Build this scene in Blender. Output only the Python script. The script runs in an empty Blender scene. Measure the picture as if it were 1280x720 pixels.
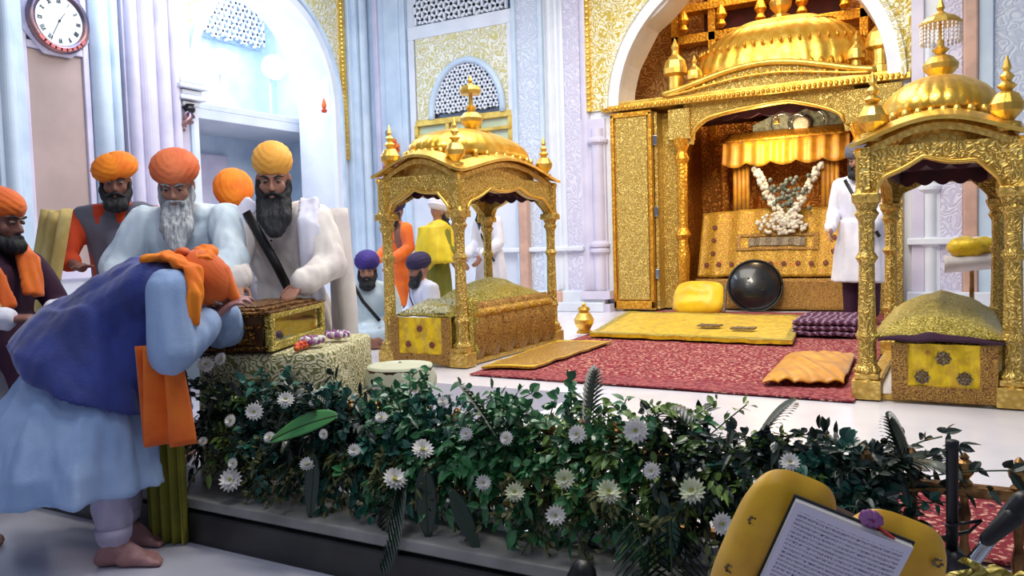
import bpy, math, random
from mathutils import Vector as V, Matrix, noise
random.seed(7)
PI = math.pi
COL = bpy.context.scene.collection
LOC = {}
WOBJ = []

# ------------------------------------------------------------------ materials
def lin(c):
    return tuple((x / 255 / 12.92 if x / 255 <= .04045 else ((x / 255 + .055) / 1.055) ** 2.4) for x in c) + (1,)

MATS = {}
def mat(name, rgb, rough=.6, metal=0., rgb2=None, scale=8., kind='noise', lo=.4, hi=.6, bump=0., bscale=None, bkind=None,
        stretch=(1, 1, 1), emit=0., sheen=0., spec=None, trans=0., coat=0., dist=.01, rgb3=None, scale3=3., lo3=.45, hi3=.6):
    m = bpy.data.materials.new(name); m.use_nodes = True
    nt = m.node_tree; N = nt.nodes; L = nt.links
    b = N['Principled BSDF']
    b.inputs['Base Color'].default_value = lin(rgb)
    b.inputs['Roughness'].default_value = rough; b.inputs['Metallic'].default_value = metal
    if spec is not None: b.inputs['Specular IOR Level'].default_value = spec
    if sheen: b.inputs['Sheen Weight'].default_value = sheen
    if trans: b.inputs['Transmission Weight'].default_value = trans
    if coat: b.inputs['Coat Weight'].default_value = coat
    if emit:
        b.inputs['Emission Color'].default_value = lin(rgb); b.inputs['Emission Strength'].default_value = emit
    tc = N.new('ShaderNodeTexCoord'); mp = N.new('ShaderNodeMapping'); mp.inputs['Scale'].default_value = stretch
    L.new(tc.outputs['Object'], mp.inputs['Vector'])
    def tex(k, s):
        if k == 'noise':
            t = N.new('ShaderNodeTexNoise'); t.inputs['Scale'].default_value = s; t.inputs['Detail'].default_value = 4; o = t.outputs['Fac']
        elif k == 'edge':
            t = N.new('ShaderNodeTexVoronoi'); t.feature = 'DISTANCE_TO_EDGE'; t.inputs['Scale'].default_value = s; o = t.outputs['Distance']
        elif k == 'cell':
            t = N.new('ShaderNodeTexVoronoi'); t.inputs['Scale'].default_value = s; o = t.outputs['Distance']
        elif k == 'wave':
            t = N.new('ShaderNodeTexWave'); t.inputs['Scale'].default_value = s; t.inputs['Distortion'].default_value = 6; t.inputs['Detail'].default_value = 3; o = t.outputs['Fac']
        elif k == 'scroll':
            # curling vine relief: a distorted ring wave
            n = N.new('ShaderNodeTexNoise'); n.inputs['Scale'].default_value = s * .6; n.inputs['Detail'].default_value = 1
            L.new(mp.outputs['Vector'], n.inputs['Vector'])
            mx = N.new('ShaderNodeVectorMath'); mx.operation = 'MULTIPLY_ADD'
            L.new(n.outputs['Color'], mx.inputs[0]); mx.inputs[1].default_value = (1.2 / s * 2,) * 3
            L.new(mp.outputs['Vector'], mx.inputs[2])
            t = N.new('ShaderNodeTexVoronoi'); t.inputs['Scale'].default_value = s; L.new(mx.outputs[0], t.inputs['Vector'])
            sn = N.new('ShaderNodeMath'); sn.operation = 'SINE'
            ml = N.new('ShaderNodeMath'); ml.operation = 'MULTIPLY'; ml.inputs[1].default_value = 18
            L.new(t.outputs['Distance'], ml.inputs[0]); L.new(ml.outputs[0], sn.inputs[0])
            ad = N.new('ShaderNodeMath'); ad.operation = 'MULTIPLY_ADD'; ad.inputs[1].default_value = .5; ad.inputs[2].default_value = .5
            L.new(sn.outputs[0], ad.inputs[0]); return ad.outputs[0]
        elif k == 'grid':
            t = N.new('ShaderNodeTexBrick'); t.inputs['Scale'].default_value = s; o = t.outputs['Fac']
        L.new(mp.outputs['Vector'], t.inputs['Vector'])
        return o
    col = None
    if rgb2:
        o = tex(kind, scale)
        r = N.new('ShaderNodeMapRange'); r.inputs['From Min'].default_value = lo; r.inputs['From Max'].default_value = hi
        L.new(o, r.inputs['Value'])
        mx = N.new('ShaderNodeMix'); mx.data_type = 'RGBA'
        mx.inputs['A'].default_value = lin(rgb); mx.inputs['B'].default_value = lin(rgb2)
        L.new(r.outputs['Result'], mx.inputs['Factor']); col = mx.outputs['Result']
        if rgb3:
            o = tex('cell', scale3)
            r = N.new('ShaderNodeMapRange'); r.inputs['From Min'].default_value = lo3; r.inputs['From Max'].default_value = hi3
            L.new(o, r.inputs['Value'])
            m2 = N.new('ShaderNodeMix'); m2.data_type = 'RGBA'; m2.inputs['A'].default_value = lin(rgb3)
            L.new(col, m2.inputs['B']); L.new(r.outputs['Result'], m2.inputs['Factor']); col = m2.outputs['Result']
        L.new(col, b.inputs['Base Color'])
    if bump:
        o = tex(bkind or kind, bscale or scale)
        bp = N.new('ShaderNodeBump'); bp.inputs['Strength'].default_value = bump; bp.inputs['Distance'].default_value = dist
        L.new(o, bp.inputs['Height']); L.new(bp.outputs['Normal'], b.inputs['Normal'])
    MATS[name] = m
    return m

M = MATS
mat('marble_white', (222, 226, 235), .35, rgb2=(200, 208, 222), scale=2.2, lo=.4, hi=.75, bump=.15, bscale=14)
mat('marble_blue_lit', (200, 217, 234), .4, rgb2=(178, 198, 220), scale=3, lo=.35, hi=.7)  # cool lamp tint mixed into white marble, also in both florals
mat('marble_lilac_lit', (211, 206, 226), .4, rgb2=(188, 184, 208), scale=2.5, lo=.35, hi=.7)  # lilac of the lighting put into the white marble's colour
mat('marble_floral', (214, 224, 238), .45, rgb2=(192, 202, 222), scale=9, kind='scroll', lo=.05, hi=.45, bump=.45, bscale=9, bkind='scroll')
mat('marble_floral_lilac_lit', (214, 212, 232), .45, rgb2=(194, 192, 216), scale=10, kind='scroll', lo=.05, hi=.45, bump=.45, bscale=10, bkind='scroll')
mat('marble_pink', (176, 155, 152), .3, rgb2=(150, 134, 130), scale=1.4, lo=.35, hi=.7)
mat('marble_peach', (205, 165, 145), .35, rgb2=(185, 150, 135), scale=5)
mat('floor_marble', (196, 196, 210), .22, rgb2=(170, 172, 186), scale=1.7, lo=.35, hi=.75)
mat('floor_white', (232, 230, 238), .2, rgb2=(212, 212, 224), scale=2, lo=.4, hi=.75)
mat('curb_black', (26, 26, 28), .35, rgb2=(40, 40, 42), scale=9)
mat('curb_grey', (150, 150, 148), .4, rgb2=(110, 110, 108), scale=5, lo=.35, hi=.7)
mat('gold', (236, 204, 116), .45, .75, rgb2=(206, 168, 84), scale=38, kind='cell', lo=.15, hi=.6, bump=.8, bscale=38, bkind='cell', dist=.006)
mat('gold_emboss', (234, 208, 124), .48, .7, rgb2=(180, 146, 66), scale=24, kind='scroll', lo=.0, hi=.5, bump=.8, bscale=24, bkind='scroll', dist=.006)
mat('gold_plain', (242, 204, 104), .36, .85, rgb2=(222, 178, 80), scale=9, bump=.2, bscale=40)
mat('gold_rich', (246, 192, 70), .4, .75, rgb2=(210, 146, 44), scale=30, kind='cell', lo=.1, hi=.6, bump=.7, bscale=30, bkind='cell', dist=.008)
mat('gold_dome', (250, 206, 92), .34, .85, rgb2=(234, 182, 64), scale=12, bump=.25, bscale=55, bkind='noise')
mat('gold_tan', (206, 168, 104), .5, .35, rgb2=(160, 112, 62), scale=9, kind='scroll', lo=.1, hi=.6, bump=.6, bscale=9, bkind='scroll')
mat('gold_amber', (222, 150, 52), .45, .5, rgb2=(168, 96, 32), scale=14, kind='scroll', lo=.1, hi=.6, bump=.8, bscale=14, bkind='scroll')
mat('filigree', (230, 230, 220), .4, rgb2=(204, 194, 130), scale=10, kind='scroll', lo=.45, hi=.55, bump=.6, bscale=10, bkind='scroll')
mat('filigree_gold', (230, 226, 200), .35, .1, rgb2=(200, 174, 72), scale=11, kind='scroll', lo=.3, hi=.5, bump=.6, bscale=9, bkind='scroll')
mat('green_pane', (196, 210, 180), .15, coat=.5, rgb2=(176, 190, 150), scale=2)
mat('dark_pane', (70, 84, 104), .1, coat=.5)
mat('pale_pane', (178, 198, 216), .15, coat=.4)
mat('maroon', (70, 14, 34), .7, rgb2=(48, 8, 26), scale=10)
mat('red_gold', (140, 40, 24), .5, .3, rgb2=(190, 130, 46), scale=12, kind='scroll', lo=.5, hi=.6, bump=.5, bscale=12, bkind='scroll')
mat('carpet_red', (132, 30, 46), .95, rgb2=(214, 158, 140), scale=46, kind='noise', lo=.54, hi=.6, rgb3=(50, 18, 44), scale3=22, lo3=.12, hi3=.3, bump=.5, bscale=90, bkind='noise')
mat('carpet_edge', (110, 24, 44), .95, rgb2=(170, 90, 90), scale=40, bump=.4, bscale=120)
mat('brocade', (214, 170, 26), .5, .25, rgb2=(160, 112, 22), scale=34, kind='edge', lo=.02, hi=.09, rgb3=(196, 96, 36), scale3=11, lo3=.12, hi3=.2, bump=.5, bscale=34, bkind='edge', sheen=.2)
mat('brocade_bright', (236, 200, 20), .45, .2, rgb2=(206, 166, 24), scale=16, kind='noise', lo=.45, hi=.6, rgb3=(190, 120, 50), scale3=8, lo3=.1, hi3=.16, bump=.4, bscale=26, sheen=.2)
mat('brocade_brown', (190, 146, 66), .5, .35, rgb2=(124, 82, 40), scale=44, kind='scroll', lo=.3, hi=.6, bump=.5, bscale=44, bkind='scroll', dist=.004)
mat('brocade_gold_pale', (206, 190, 96), .42, .3, rgb2=(160, 140, 50), scale=26, kind='scroll', lo=.3, hi=.6, bump=.7, bscale=24, bkind='scroll')
mat('satin_yellow', (240, 196, 8), .38, rgb2=(226, 176, 10), scale=6, sheen=.3)
mat('satin_amber', (218, 152, 14), .42, rgb2=(196, 128, 16), scale=9, sheen=.3)
mat('cloth_lace', (214, 206, 170), .8, rgb2=(120, 122, 70), scale=26, kind='scroll', lo=.55, hi=.7, bump=.4, bscale=26, bkind='scroll')
mat('cushion_yellow', (240, 184, 22), .42, rgb2=(222, 160, 20), scale=14, sheen=.3)
mat('cloth_quilt', (226, 224, 212), .8, rgb2=(190, 192, 168), scale=12, kind='cell', lo=.1, hi=.3, bump=.4, bscale=12, bkind='cell')
mat('motif', (150, 74, 74), .6, .2, rgb2=(110, 70, 40), scale=60)
mat('motif_grey', (150, 140, 118), .5, .4, rgb2=(104, 84, 60), scale=70, kind='cell', lo=.2, hi=.5)
mat('cloth_white', (226, 226, 240), .85, rgb2=(212, 214, 232), scale=5, bump=.12, bscale=120)
mat('cloth_cream', (224, 218, 214), .85, rgb2=(208, 200, 198), scale=5, bump=.12, bscale=120)
mat('cloth_blue_white', (206, 222, 232), .85, rgb2=(190, 208, 222), scale=5, bump=.12, bscale=120)
mat('cloth_sky', (158, 184, 224), .85, rgb2=(140, 168, 212), scale=5, bump=.15, bscale=120)
mat('cloth_pinkish', (184, 176, 198), .85, rgb2=(168, 160, 186), scale=6)
mat('vest_blue', (36, 56, 138), .75, rgb2=(28, 44, 112), scale=6, sheen=.3, bump=.2, bscale=90)
mat('vest_grey', (96, 96, 112), .8)
mat('orange', (236, 116, 22), .75, rgb2=(214, 92, 16), scale=6, sheen=.2)
mat('orange_red', (206, 70, 20), .8, rgb2=(180, 50, 18), scale=5)
mat('orange_turban', (222, 120, 72), .8, rgb2=(206, 98, 54), scale=8)
mat('orange_bright', (244, 138, 24), .8, rgb2=(228, 112, 18), scale=8)
mat('yellow_turban', (240, 184, 92), .8, rgb2=(228, 162, 64), scale=8)
mat('purple_turban', (58, 40, 130), .8, rgb2=(44, 28, 104), scale=8)
mat('dark_turban', (44, 32, 70), .8)
mat('white_turban', (220, 216, 228), .8)
mat('olive', (126, 124, 36), .8, rgb2=(104, 104, 30), scale=5)
mat('cream_shawl', (206, 186, 122), .85, rgb2=(186, 162, 96), scale=8)
mat('yellow_cloth', (226, 200, 30), .6, rgb2=(206, 176, 24), scale=5)
mat('maroon_cloth', (54, 18, 48), .85)
mat('skin', (164, 118, 98), .55, rgb2=(150, 104, 86), scale=20)
mat('skin_pink', (168, 124, 122), .5, rgb2=(150, 104, 104), scale=20)
mat('skin_dark', (124, 82, 70), .55)
mat('hair_black', (20, 24, 32), .7, rgb2=(8, 10, 16), scale=60, stretch=(1, 1, .15), bump=.7, bscale=70)
mat('hair_grey', (176, 182, 186), .8, rgb2=(120, 124, 132), scale=60, stretch=(1, 1, .15), bump=.7, bscale=70)
mat('eye_white', (128, 108, 98), .3); mat('iris', (20, 12, 10), .1)
mat('black', (12, 12, 15), .4); mat('black_gloss', (20, 21, 24), .3, coat=.4, rgb2=(30, 32, 34), scale=6)
mat('black_glove', (24, 20, 20), .7)
mat('navy', (20, 20, 50), .6)
mat('wood_dark', (98, 62, 34), .45, rgb2=(66, 40, 22), scale=6, stretch=(1, 6, 1))
mat('box_gold', (150, 104, 40), .35, .7, rgb2=(86, 54, 20), scale=22, kind='scroll', lo=.2, hi=.5, bump=.9, bscale=22, bkind='scroll')
mat('box_brown', (104, 66, 34), .4, .4, rgb2=(72, 42, 20), scale=12)
mat('glass', (230, 240, 240), .03, trans=1.)
mat('box_inside', (66, 76, 60), .6, rgb2=(150, 156, 130), scale=20, lo=.55, hi=.6)
mat('leaf', (58, 124, 72), .4, rgb2=(28, 78, 48), scale=9, coat=.2)
mat('leaf_teal', (48, 112, 94), .4, rgb2=(24, 68, 60), scale=9, coat=.2)
mat('leaf_lime', (128, 158, 74), .45, rgb2=(62, 98, 40), scale=9, coat=.1)
mat('leaf_olive', (96, 98, 50), .6, rgb2=(56, 58, 30), scale=9)
mat('leaf_big', (86, 152, 84), .4, rgb2=(50, 120, 62), scale=3, coat=.2)
mat('leaf_dark', (22, 44, 34), .4, coat=.2)
mat('stem', (46, 66, 34), .6)
mat('petal', (226, 224, 222), .6); mat('petal_green', (196, 206, 168), .6, rgb2=(222, 222, 206), scale=30)
mat('pollen', (176, 172, 70), .8)
mat('petal_purple', (120, 54, 122), .6, rgb2=(170, 110, 170), scale=40)
mat('petal_red', (196, 54, 42), .6); mat('petal_orange', (226, 110, 40), .6)
mat('brass', (176, 136, 84), .35, .9, rgb2=(120, 84, 50), scale=20)
mat('brass_old', (150, 108, 70), .45, .8, rgb2=(84, 54, 36), scale=14)
mat('chrome', (190, 196, 206), .15, 1.)
mat('mic_black', (34, 34, 38), .4, .3)
mat('clock_face', (226, 240, 246), .3, coat=.4)
mat('clock_rim', (150, 112, 112), .3, .6, rgb2=(90, 84, 106), scale=4)
mat('clock_rim_red', (190, 104, 108), .3, .4)
mat('lamp_glow', (235, 245, 255), .4, emit=30.)
mat('purple_fabric', (74, 26, 62), .8, rgb2=(150, 120, 146), scale=18, kind='wave', lo=.7, hi=.8, stretch=(.3, .3, 3))
mat('garland_white', (224, 218, 204), .7, rgb2=(190, 180, 160), scale=30)
mat('garland_grey', (122, 128, 116), .7, rgb2=(80, 84, 74), scale=30)
mat('parasol_white', (230, 224, 220), .6)

# printed page: rows of small dark strokes
def page_mat():
    m = bpy.data.materials.new('printed_page'); m.use_nodes = True; nt = m.node_tree; N = nt.nodes; L = nt.links
    b = N['Principled BSDF']; b.inputs['Roughness'].default_value = .7
    uv = N.new('ShaderNodeUVMap'); sp = N.new('ShaderNodeSeparateXYZ'); L.new(uv.outputs[0], sp.inputs[0])
    def mth(op, a, b2=None, c=None):
        n = N.new('ShaderNodeMath'); n.operation = op
        for i, x in enumerate((a, b2, c)):
            if x is None: continue
            if isinstance(x, (int, float)): n.inputs[i].default_value = x
            else: L.new(x, n.inputs[i])
        return n.outputs[0]
    rows = mth('MULTIPLY', sp.outputs[1], 34.); fr = mth('FRACT', rows); ri = mth('FLOOR', rows)
    line = mth('MULTIPLY', mth('GREATER_THAN', fr, .3), mth('LESS_THAN', fr, .82))
    head = mth('MULTIPLY', mth('GREATER_THAN', fr, .72), mth('LESS_THAN', fr, .84))
    cb = N.new('ShaderNodeCombineXYZ'); L.new(mth('MULTIPLY', sp.outputs[0], 190.), cb.inputs[0]); L.new(mth('MULTIPLY', ri, 7.3), cb.inputs[1]); L.new(mth('MULTIPLY', fr, 3.), cb.inputs[2])
    nz = N.new('ShaderNodeTexNoise'); nz.inputs['Scale'].default_value = 1.; L.new(cb.outputs[0], nz.inputs['Vector'])
    ink = mth('MAXIMUM', mth('MULTIPLY', line, mth('GREATER_THAN', nz.outputs['Fac'], .52)), mth('MULTIPLY', head, mth('GREATER_THAN', nz.outputs['Fac'], .4)))
    inm = mth('MULTIPLY', mth('MULTIPLY', mth('GREATER_THAN', sp.outputs[0], .05), mth('LESS_THAN', sp.outputs[0], .95)), mth('MULTIPLY', mth('GREATER_THAN', sp.outputs[1], .05), mth('LESS_THAN', sp.outputs[1], .955)))
    fac = mth('MULTIPLY', ink, inm)
    mx = N.new('ShaderNodeMix'); mx.data_type = 'RGBA'; mx.inputs['A'].default_value = lin((226, 220, 240)); mx.inputs['B'].default_value = lin((96, 92, 120))
    L.new(fac, mx.inputs['Factor']); L.new(mx.outputs['Result'], b.inputs['Base Color'])
    MATS['printed_page'] = m
page_mat()

# ------------------------------------------------------------------ mesh builder
def frame(d):
    d = V(d).normalized()
    a = V((0, 0, 1)) if abs(d.z) < .9 else V((1, 0, 0))
    x = a.cross(d).normalized(); y = d.cross(x).normalized()
    return x, y, d

class MB:
    def __init__(s): s.v = []; s.f = []; s.uv = {}
    def add(s, vs, fs):
        o = len(s.v); s.v += [V(x) for x in vs]; s.f += [tuple(i + o for i in f) for f in fs]; return s
    def box(s, c, d, rz=0., R=None):
        hx, hy, hz = d[0] / 2, d[1] / 2, d[2] / 2
        m = R if R is not None else Matrix.Rotation(rz, 3, 'Z')
        vs = [V(c) + m @ V((x, y, z)) for x in (-hx, hx) for y in (-hy, hy) for z in (-hz, hz)]
        return s.add(vs, [(0, 1, 3, 2), (4, 6, 7, 5), (0, 4, 5, 1), (2, 3, 7, 6), (0, 2, 6, 4), (1, 5, 7, 3)])
    def bb(s, x0, x1, y0, y1, z0, z1):
        return s.box(((x0 + x1) / 2, (y0 + y1) / 2, (z0 + z1) / 2), (x1 - x0, y1 - y0, z1 - z0))
    def rings(s, rings, cap=True, closed=True):
        n = len(rings[0]); o = len(s.v)
        for r in rings: s.v += [V(p) for p in r]
        for i in range(len(rings) - 1):
            for j in range(n if closed else n - 1):
                k = (j + 1) % n
                s.f.append((o + i * n + j, o + i * n + k, o + (i + 1) * n + k, o + (i + 1) * n + j))
        if cap and closed:
            s.f.append(tuple(o + j for j in reversed(range(n))))
            s.f.append(tuple(o + (len(rings) - 1) * n + j for j in range(n)))
        return s
    def caps(s, p0, r0, p1, r1, seg=12, flat=1.):
        p0 = V(p0); p1 = V(p1); d = p1 - p0
        if d.length < 1e-6: d = V((0, 0, 1e-4))
        x, y, d = frame(d); R = []
        for a in (-80, -50, -20): R.append((p0 + d * r0 * math.sin(math.radians(a)), r0 * math.cos(math.radians(a))))
        R.append((p0, r0)); R.append((p1, r1))
        for a in (20, 50, 80): R.append((p1 + d * r1 * math.sin(math.radians(a)), r1 * math.cos(math.radians(a))))
        return s.rings([[c + (x * math.cos(t) * r + y * math.sin(t) * r * flat) for t in [2 * PI * k / seg for k in range(seg)]] for c, r in R])
    def chain(s, pts, rs, seg=12):
        for i in range(len(pts) - 1): s.caps(pts[i], rs[i], pts[i + 1], rs[i + 1], seg)
        return s
    def ell(s, c, r, fr=None, seg=16, rg=10, fn=None):
        x, y, z = fr if fr else (V((1, 0, 0)), V((0, 1, 0)), V((0, 0, 1)))
        R = []
        for i in range(rg + 1):
            ph = -PI / 2 + PI * (i + (.03 if i == 0 else 0) - (.03 if i == rg else 0)) / rg
            ring = []
            for k in range(seg):
                t = 2 * PI * k / seg; m = fn(t, ph) if fn else 1.
                ring.append(V(c) + x * r[0] * m * math.cos(t) * math.cos(ph) + y * r[1] * m * math.sin(t) * math.cos(ph) + z * r[2] * m * math.sin(ph))
            R.append(ring)
        return s.rings(R)
    def lathe(s, c, prof, seg=20, fl=0, amp=0., ax=None):
        x, y, z = frame(ax) if ax else (V((1, 0, 0)), V((0, 1, 0)), V((0, 0, 1)))
        return s.rings([[V(c) + z * h + (x * math.cos(t) + y * math.sin(t)) * max(r, .0004) * (1 + amp * abs(math.cos(fl * t / 2)) if fl else 1) for t in [2 * PI * k / seg for k in range(seg)]] for r, h in prof])
    def tube(s, pts, r, seg=8, flat=1., nrm=None):
        pts = [V(p) for p in pts]; R = []
        px = None
        for i, p in enumerate(pts):
            d = (pts[min(i + 1, len(pts) - 1)] - pts[max(i - 1, 0)]).normalized()
            if nrm is not None: y = V(nrm) - d * V(nrm).dot(d); y.normalize(); x = y.cross(d)
            else:
                if px is None: x, y, _ = frame(d)
                else: x = (px - d * px.dot(d)).normalized(); y = d.cross(x)
            px = x; rr = r[i] if isinstance(r, (list, tuple)) else r
            R.append([p + x * math.cos(t) * rr + y * math.sin(t) * rr * flat for t in [2 * PI * k / seg for k in range(seg)]])
        return s.rings(R)
    def prism(s, poly, p0, ux, uy, dep):
        """outline (2d) in plane (p0,ux,uy) extruded by vector dep"""
        n = len(poly); a = [V(p0) + V(ux) * u + V(uy) * w for u, w in poly]; o = len(s.v)
        s.v += a + [q + V(dep) for q in a]
        s.f.append(tuple(o + i for i in range(n))); s.f.append(tuple(o + n + i for i in reversed(range(n))))
        for i in range(n):
            k = (i + 1) % n; s.f.append((o + i, o + n + i, o + n + k, o + k))
        return s
    def arch(s, p0, ux, dep, w, h, curve, top=None, n=48):
        """panel of width w from z=0.. with bottom edge curve(u) and top edge top(u)"""
        ux = V(ux); dep = V(dep); up = V((0, 0, 1)); top = top or (lambda u: h)
        a = []
        us = [w * i / n for i in range(n + 1)]
        o = len(s.v)
        for u in us:
            for q in (V((0, 0, 0)), dep):
                s.v.append(V(p0) + ux * u + up * curve(u) + q); s.v.append(V(p0) + ux * u + up * max(top(u), curve(u) + .002) + q)
        for i in range(n):
            b = o + i * 4; c = b + 4
            s.f += [(b, c, c + 1, b + 1), (b + 2, b + 3, c + 3, c + 2), (b, b + 2, c + 2, c), (b + 1, c + 1, c + 3, b + 3)]
        b = o; s.f.append((b, b + 1, b + 3, b + 2)); b = o + n * 4; s.f.append((b, b + 2, b + 3, b + 1))
        return s
    def grid(s, fn, nu, nv, thick=0.):
        o = len(s.v)
        P = [[V(fn(i / nu, j / nv)) for j in range(nv + 1)] for i in range(nu + 1)]
        if not thick:
            for r in P: s.v += r
            for i in range(nu):
                for j in range(nv):
                    a = o + i * (nv + 1) + j; s.f.append((a, a + nv + 1, a + nv + 2, a + 1))
            return s
        def nor(i, j):
            a = P[min(i + 1, nu)][j] - P[max(i - 1, 0)][j]; b = P[i][min(j + 1, nv)] - P[i][max(j - 1, 0)]
            c = a.cross(b); return c.normalized() if c.length > 1e-9 else V((0, 0, 1))
        top = [[P[i][j] + nor(i, j) * thick for j in range(nv + 1)] for i in range(nu + 1)]
        for r in P: s.v += r
        for r in top: s.v += r
        W = nv + 1; T = (nu + 1) * W
        for i in range(nu):
            for j in range(nv):
                a = o + i * W + j
                s.f.append((a, a + 1, a + W + 1, a + W)); s.f.append((a + T, a + T + W, a + T + W + 1, a + T + 1))
        for i in range(nu):
            a = o + i * W; s.f.append((a, a + W, a + W + T, a + T)); a = o + i * W + nv; s.f.append((a, a + T, a + W + T, a + W))
        for j in range(nv):
            a = o + j; s.f.append((a, a + T, a + T + 1, a + 1)); a = o + nu * W + j; s.f.append((a, a + 1, a + 1 + T, a + T))
        return s
    def build(s, name, m, parent=None, smooth=False, vox=0., sm=0, disp=None, loc=None, bevel=0.):
        vs = s.v
        if loc is None:
            if parent is not None: loc = LOC[parent.name]
            else:
                xs = [p.x for p in vs]; ys = [p.y for p in vs]; zs = [p.z for p in vs]
                loc = V(((min(xs) + max(xs)) / 2, (min(ys) + max(ys)) / 2, min(zs)))
        loc = V(loc)
        me = bpy.data.meshes.new(name); me.from_pydata([tuple(p - loc) for p in vs], [], s.f); me.update()
        mt = MATS[m] if isinstance(m, str) else m
        o = bpy.data.objects.new(name, me); COL.objects.link(o)
        if vox or bevel:
            if vox:
                md = o.modifiers.new('r', 'REMESH'); md.mode = 'VOXEL'; md.voxel_size = vox
            if bevel:
                md = o.modifiers.new('b', 'BEVEL'); md.width = bevel; md.segments = 2
            if sm:
                md = o.modifiers.new('s', 'SMOOTH'); md.iterations = sm; md.factor = .5
            dg = bpy.context.evaluated_depsgraph_get(); dg.update()
            nm = bpy.data.meshes.new_from_object(o.evaluated_get(dg))
            o.modifiers.clear(); o.data = nm; bpy.data.meshes.remove(me); me = nm; me.name = name
        if disp:
            nn = [v.normal.copy() for v in me.vertices]
            for v, n in zip(me.vertices, nn):
                v.co = v.co + disp(v.co + loc, n)
            me.update()
        me.materials.clear(); me.materials.append(mt)
        if smooth or vox:
            for p in me.polygons: p.use_smooth = True
        if parent is None: o.location = loc
        else:
            o.parent = parent; o.location = loc - LOC[parent.name]
        LOC[o.name] = loc
        return o

def tag(o, label=None, cat=None, group=None, kind=None):
    if label: o['label'] = label
    if cat: o['category'] = cat
    if group: o['group'] = group
    if kind: o['kind'] = kind
    return o
def struct(o): o['kind'] = 'structure'; return o
def thing(name, label, cat, loc=(0, 0, 0), group=None):
    o = bpy.data.objects.new(name, None); COL.objects.link(o); o.location = loc; o.empty_display_size = .1
    LOC[o.name] = V(loc); return tag(o, label, cat, group)
def dup(root, loc, rz=0., label=None, group=None, sc=1.):
    r = root.copy(); COL.objects.link(r); r.location = loc; r.rotation_euler = (0, 0, rz); r.scale = (sc, sc, sc)
    if label: r['label'] = label
    if group: r['group'] = group
    for ch in list(root.children):
        c = ch.copy(); COL.objects.link(c); c.parent = r
        for g in list(ch.children):
            d = g.copy(); COL.objects.link(d); d.parent = c
    return r
def folds(amp, f=14., zf=2., seed=0.):
    def fn(p, n):
        return n * amp * noise.noise(V((p.x * f + seed, p.y * f, p.z * zf)))
    return fn
# ------------------------------------------------------------------ the setting
XL, YB = -7.5, 9.3           # left wall face, back wall face
ZP = .24                     # raised platform
struct(MB().bb(-8.4, 3.5, -1.5, 4.2, -.1, 0).build('floor', 'floor_marble'))
struct(MB().bb(-1.9, 3.0, 2.24, 4.2, .001, ZP).bb(-8.4, 3.0, 4.2, 11.5, .001, ZP).build('floor_platform', 'floor_white'))
struct(MB().bb(-4.6, 2.2, 2.06, 2.36, 0, .13).bb(-4.6, 2.2, 2.03, 2.36, .0, .12).build('trim_1', 'curb_black', bevel=.006))
struct(MB().bb(-4.62, 2.2, 2.04, 2.36, .132, .172).build('trim_2', 'curb_grey', bevel=.006))

# ---- left wall, running back along y at x = XL
WT = 5.3
def lw(mb, y0, y1, z0, z1, d, back=.25): return mb.bb(XL - back, XL + d, y0, y1, z0, z1)
a0, a1, zs, ra = 6.22, 8.5, 3.0, 1.14      # arched opening
mb = MB()
lw(mb, -1.5, a0, 0, WT, 0, .6); lw(mb, a1, YB + .3, 0, WT, 0, .6)
def arc(u, r=ra, c=ra, z=zs):
    t = min(1, abs(u - c) / r); return z + math.sqrt(max(0, 1 - t * t)) * r * 1.18
mb.arch((XL - .6, a0, 0), (0, 1, 0), (.6, 0, 0), a1 - a0, WT, arc, n=40)
struct(mb.build('wall_left', 'marble_white'))
# alcove behind the arch
mb = MB().bb(-9.5, -9.3, 5.4, 9.4, ZP, WT).bb(-9.4, XL - .62, 5.3, 5.42, ZP, WT).bb(-9.4, XL - .62, 9.3, 9.42, ZP, WT).bb(-9.5, XL - .6, 5.3, 9.4, WT, WT + .1)
struct(mb.build('wall_alcove', 'marble_blue_lit'))
struct(MB().bb(-9.3, -8.2, 5.45, 9.3, 2.78, 2.9).bb(-8.26, -8.2, 5.45, 9.3, 2.9, 2.98).build('trim_3', 'marble_white', bevel=.01))
struct(MB().bb(-9.3, -9.22, 6.3, 8.2, ZP, 2.5).build('door_1', 'marble_lilac_lit', bevel=.01))
# lattice at the head of the alcove
def lattice(mb, c0, ua, w, h, cell, r, inside=None):
    """hexagonal star lattice of crossing bars in the plane (ua, z)"""
    ua = V(ua); up = V((0, 0, 1)); n_ = ua.cross(up)
    for ang in (90, 30, 150):
        d = V((math.cos(math.radians(ang)), math.sin(math.radians(ang)))); q = V((-d.y, d.x))
        R = math.hypot(w, h)
        k = -int(R / cell) - 1
        while k * cell < R:
            pts = []
            N = int(2 * R / (cell * .5))
            for i in range(N + 1):
                t = -R + 2 * R * i / N
                p = q * (k * cell) + d * t + V((w / 2, h / 2))
                ok = 0 <= p.x <= w and 0 <= p.y <= h and (inside is None or inside(p.x, p.y))
                if ok: pts.append(p)
                if (not ok or i == N) and len(pts) > 1:
                    A, B = pts[0], pts[-1]
                    pa = V(c0) + ua * A.x + up * A.y; pb = V(c0) + ua * B.x + up * B.y
                    x = (pb - pa).normalized(); y = n_.normalized()
                    zz = x.cross(y)
                    Rm = Matrix((x, y, zz)).transposed()
                    mb.box((pa + pb) / 2, ((pb - pa).length, r * 1.2, r), R=Rm)
                if not ok: pts = []
            k += 1
    return mb
struct(lattice(MB(), (-9.2, 6.6, 4.15), (0, 1, 0), 2.4, 1.0, .13, .03).build('window_1', 'marble_white'))
struct(MB().bb(-9.29, -9.26, 6.6, 9.0, 4.15, 5.15).build('window_2', 'pale_pane'))
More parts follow.
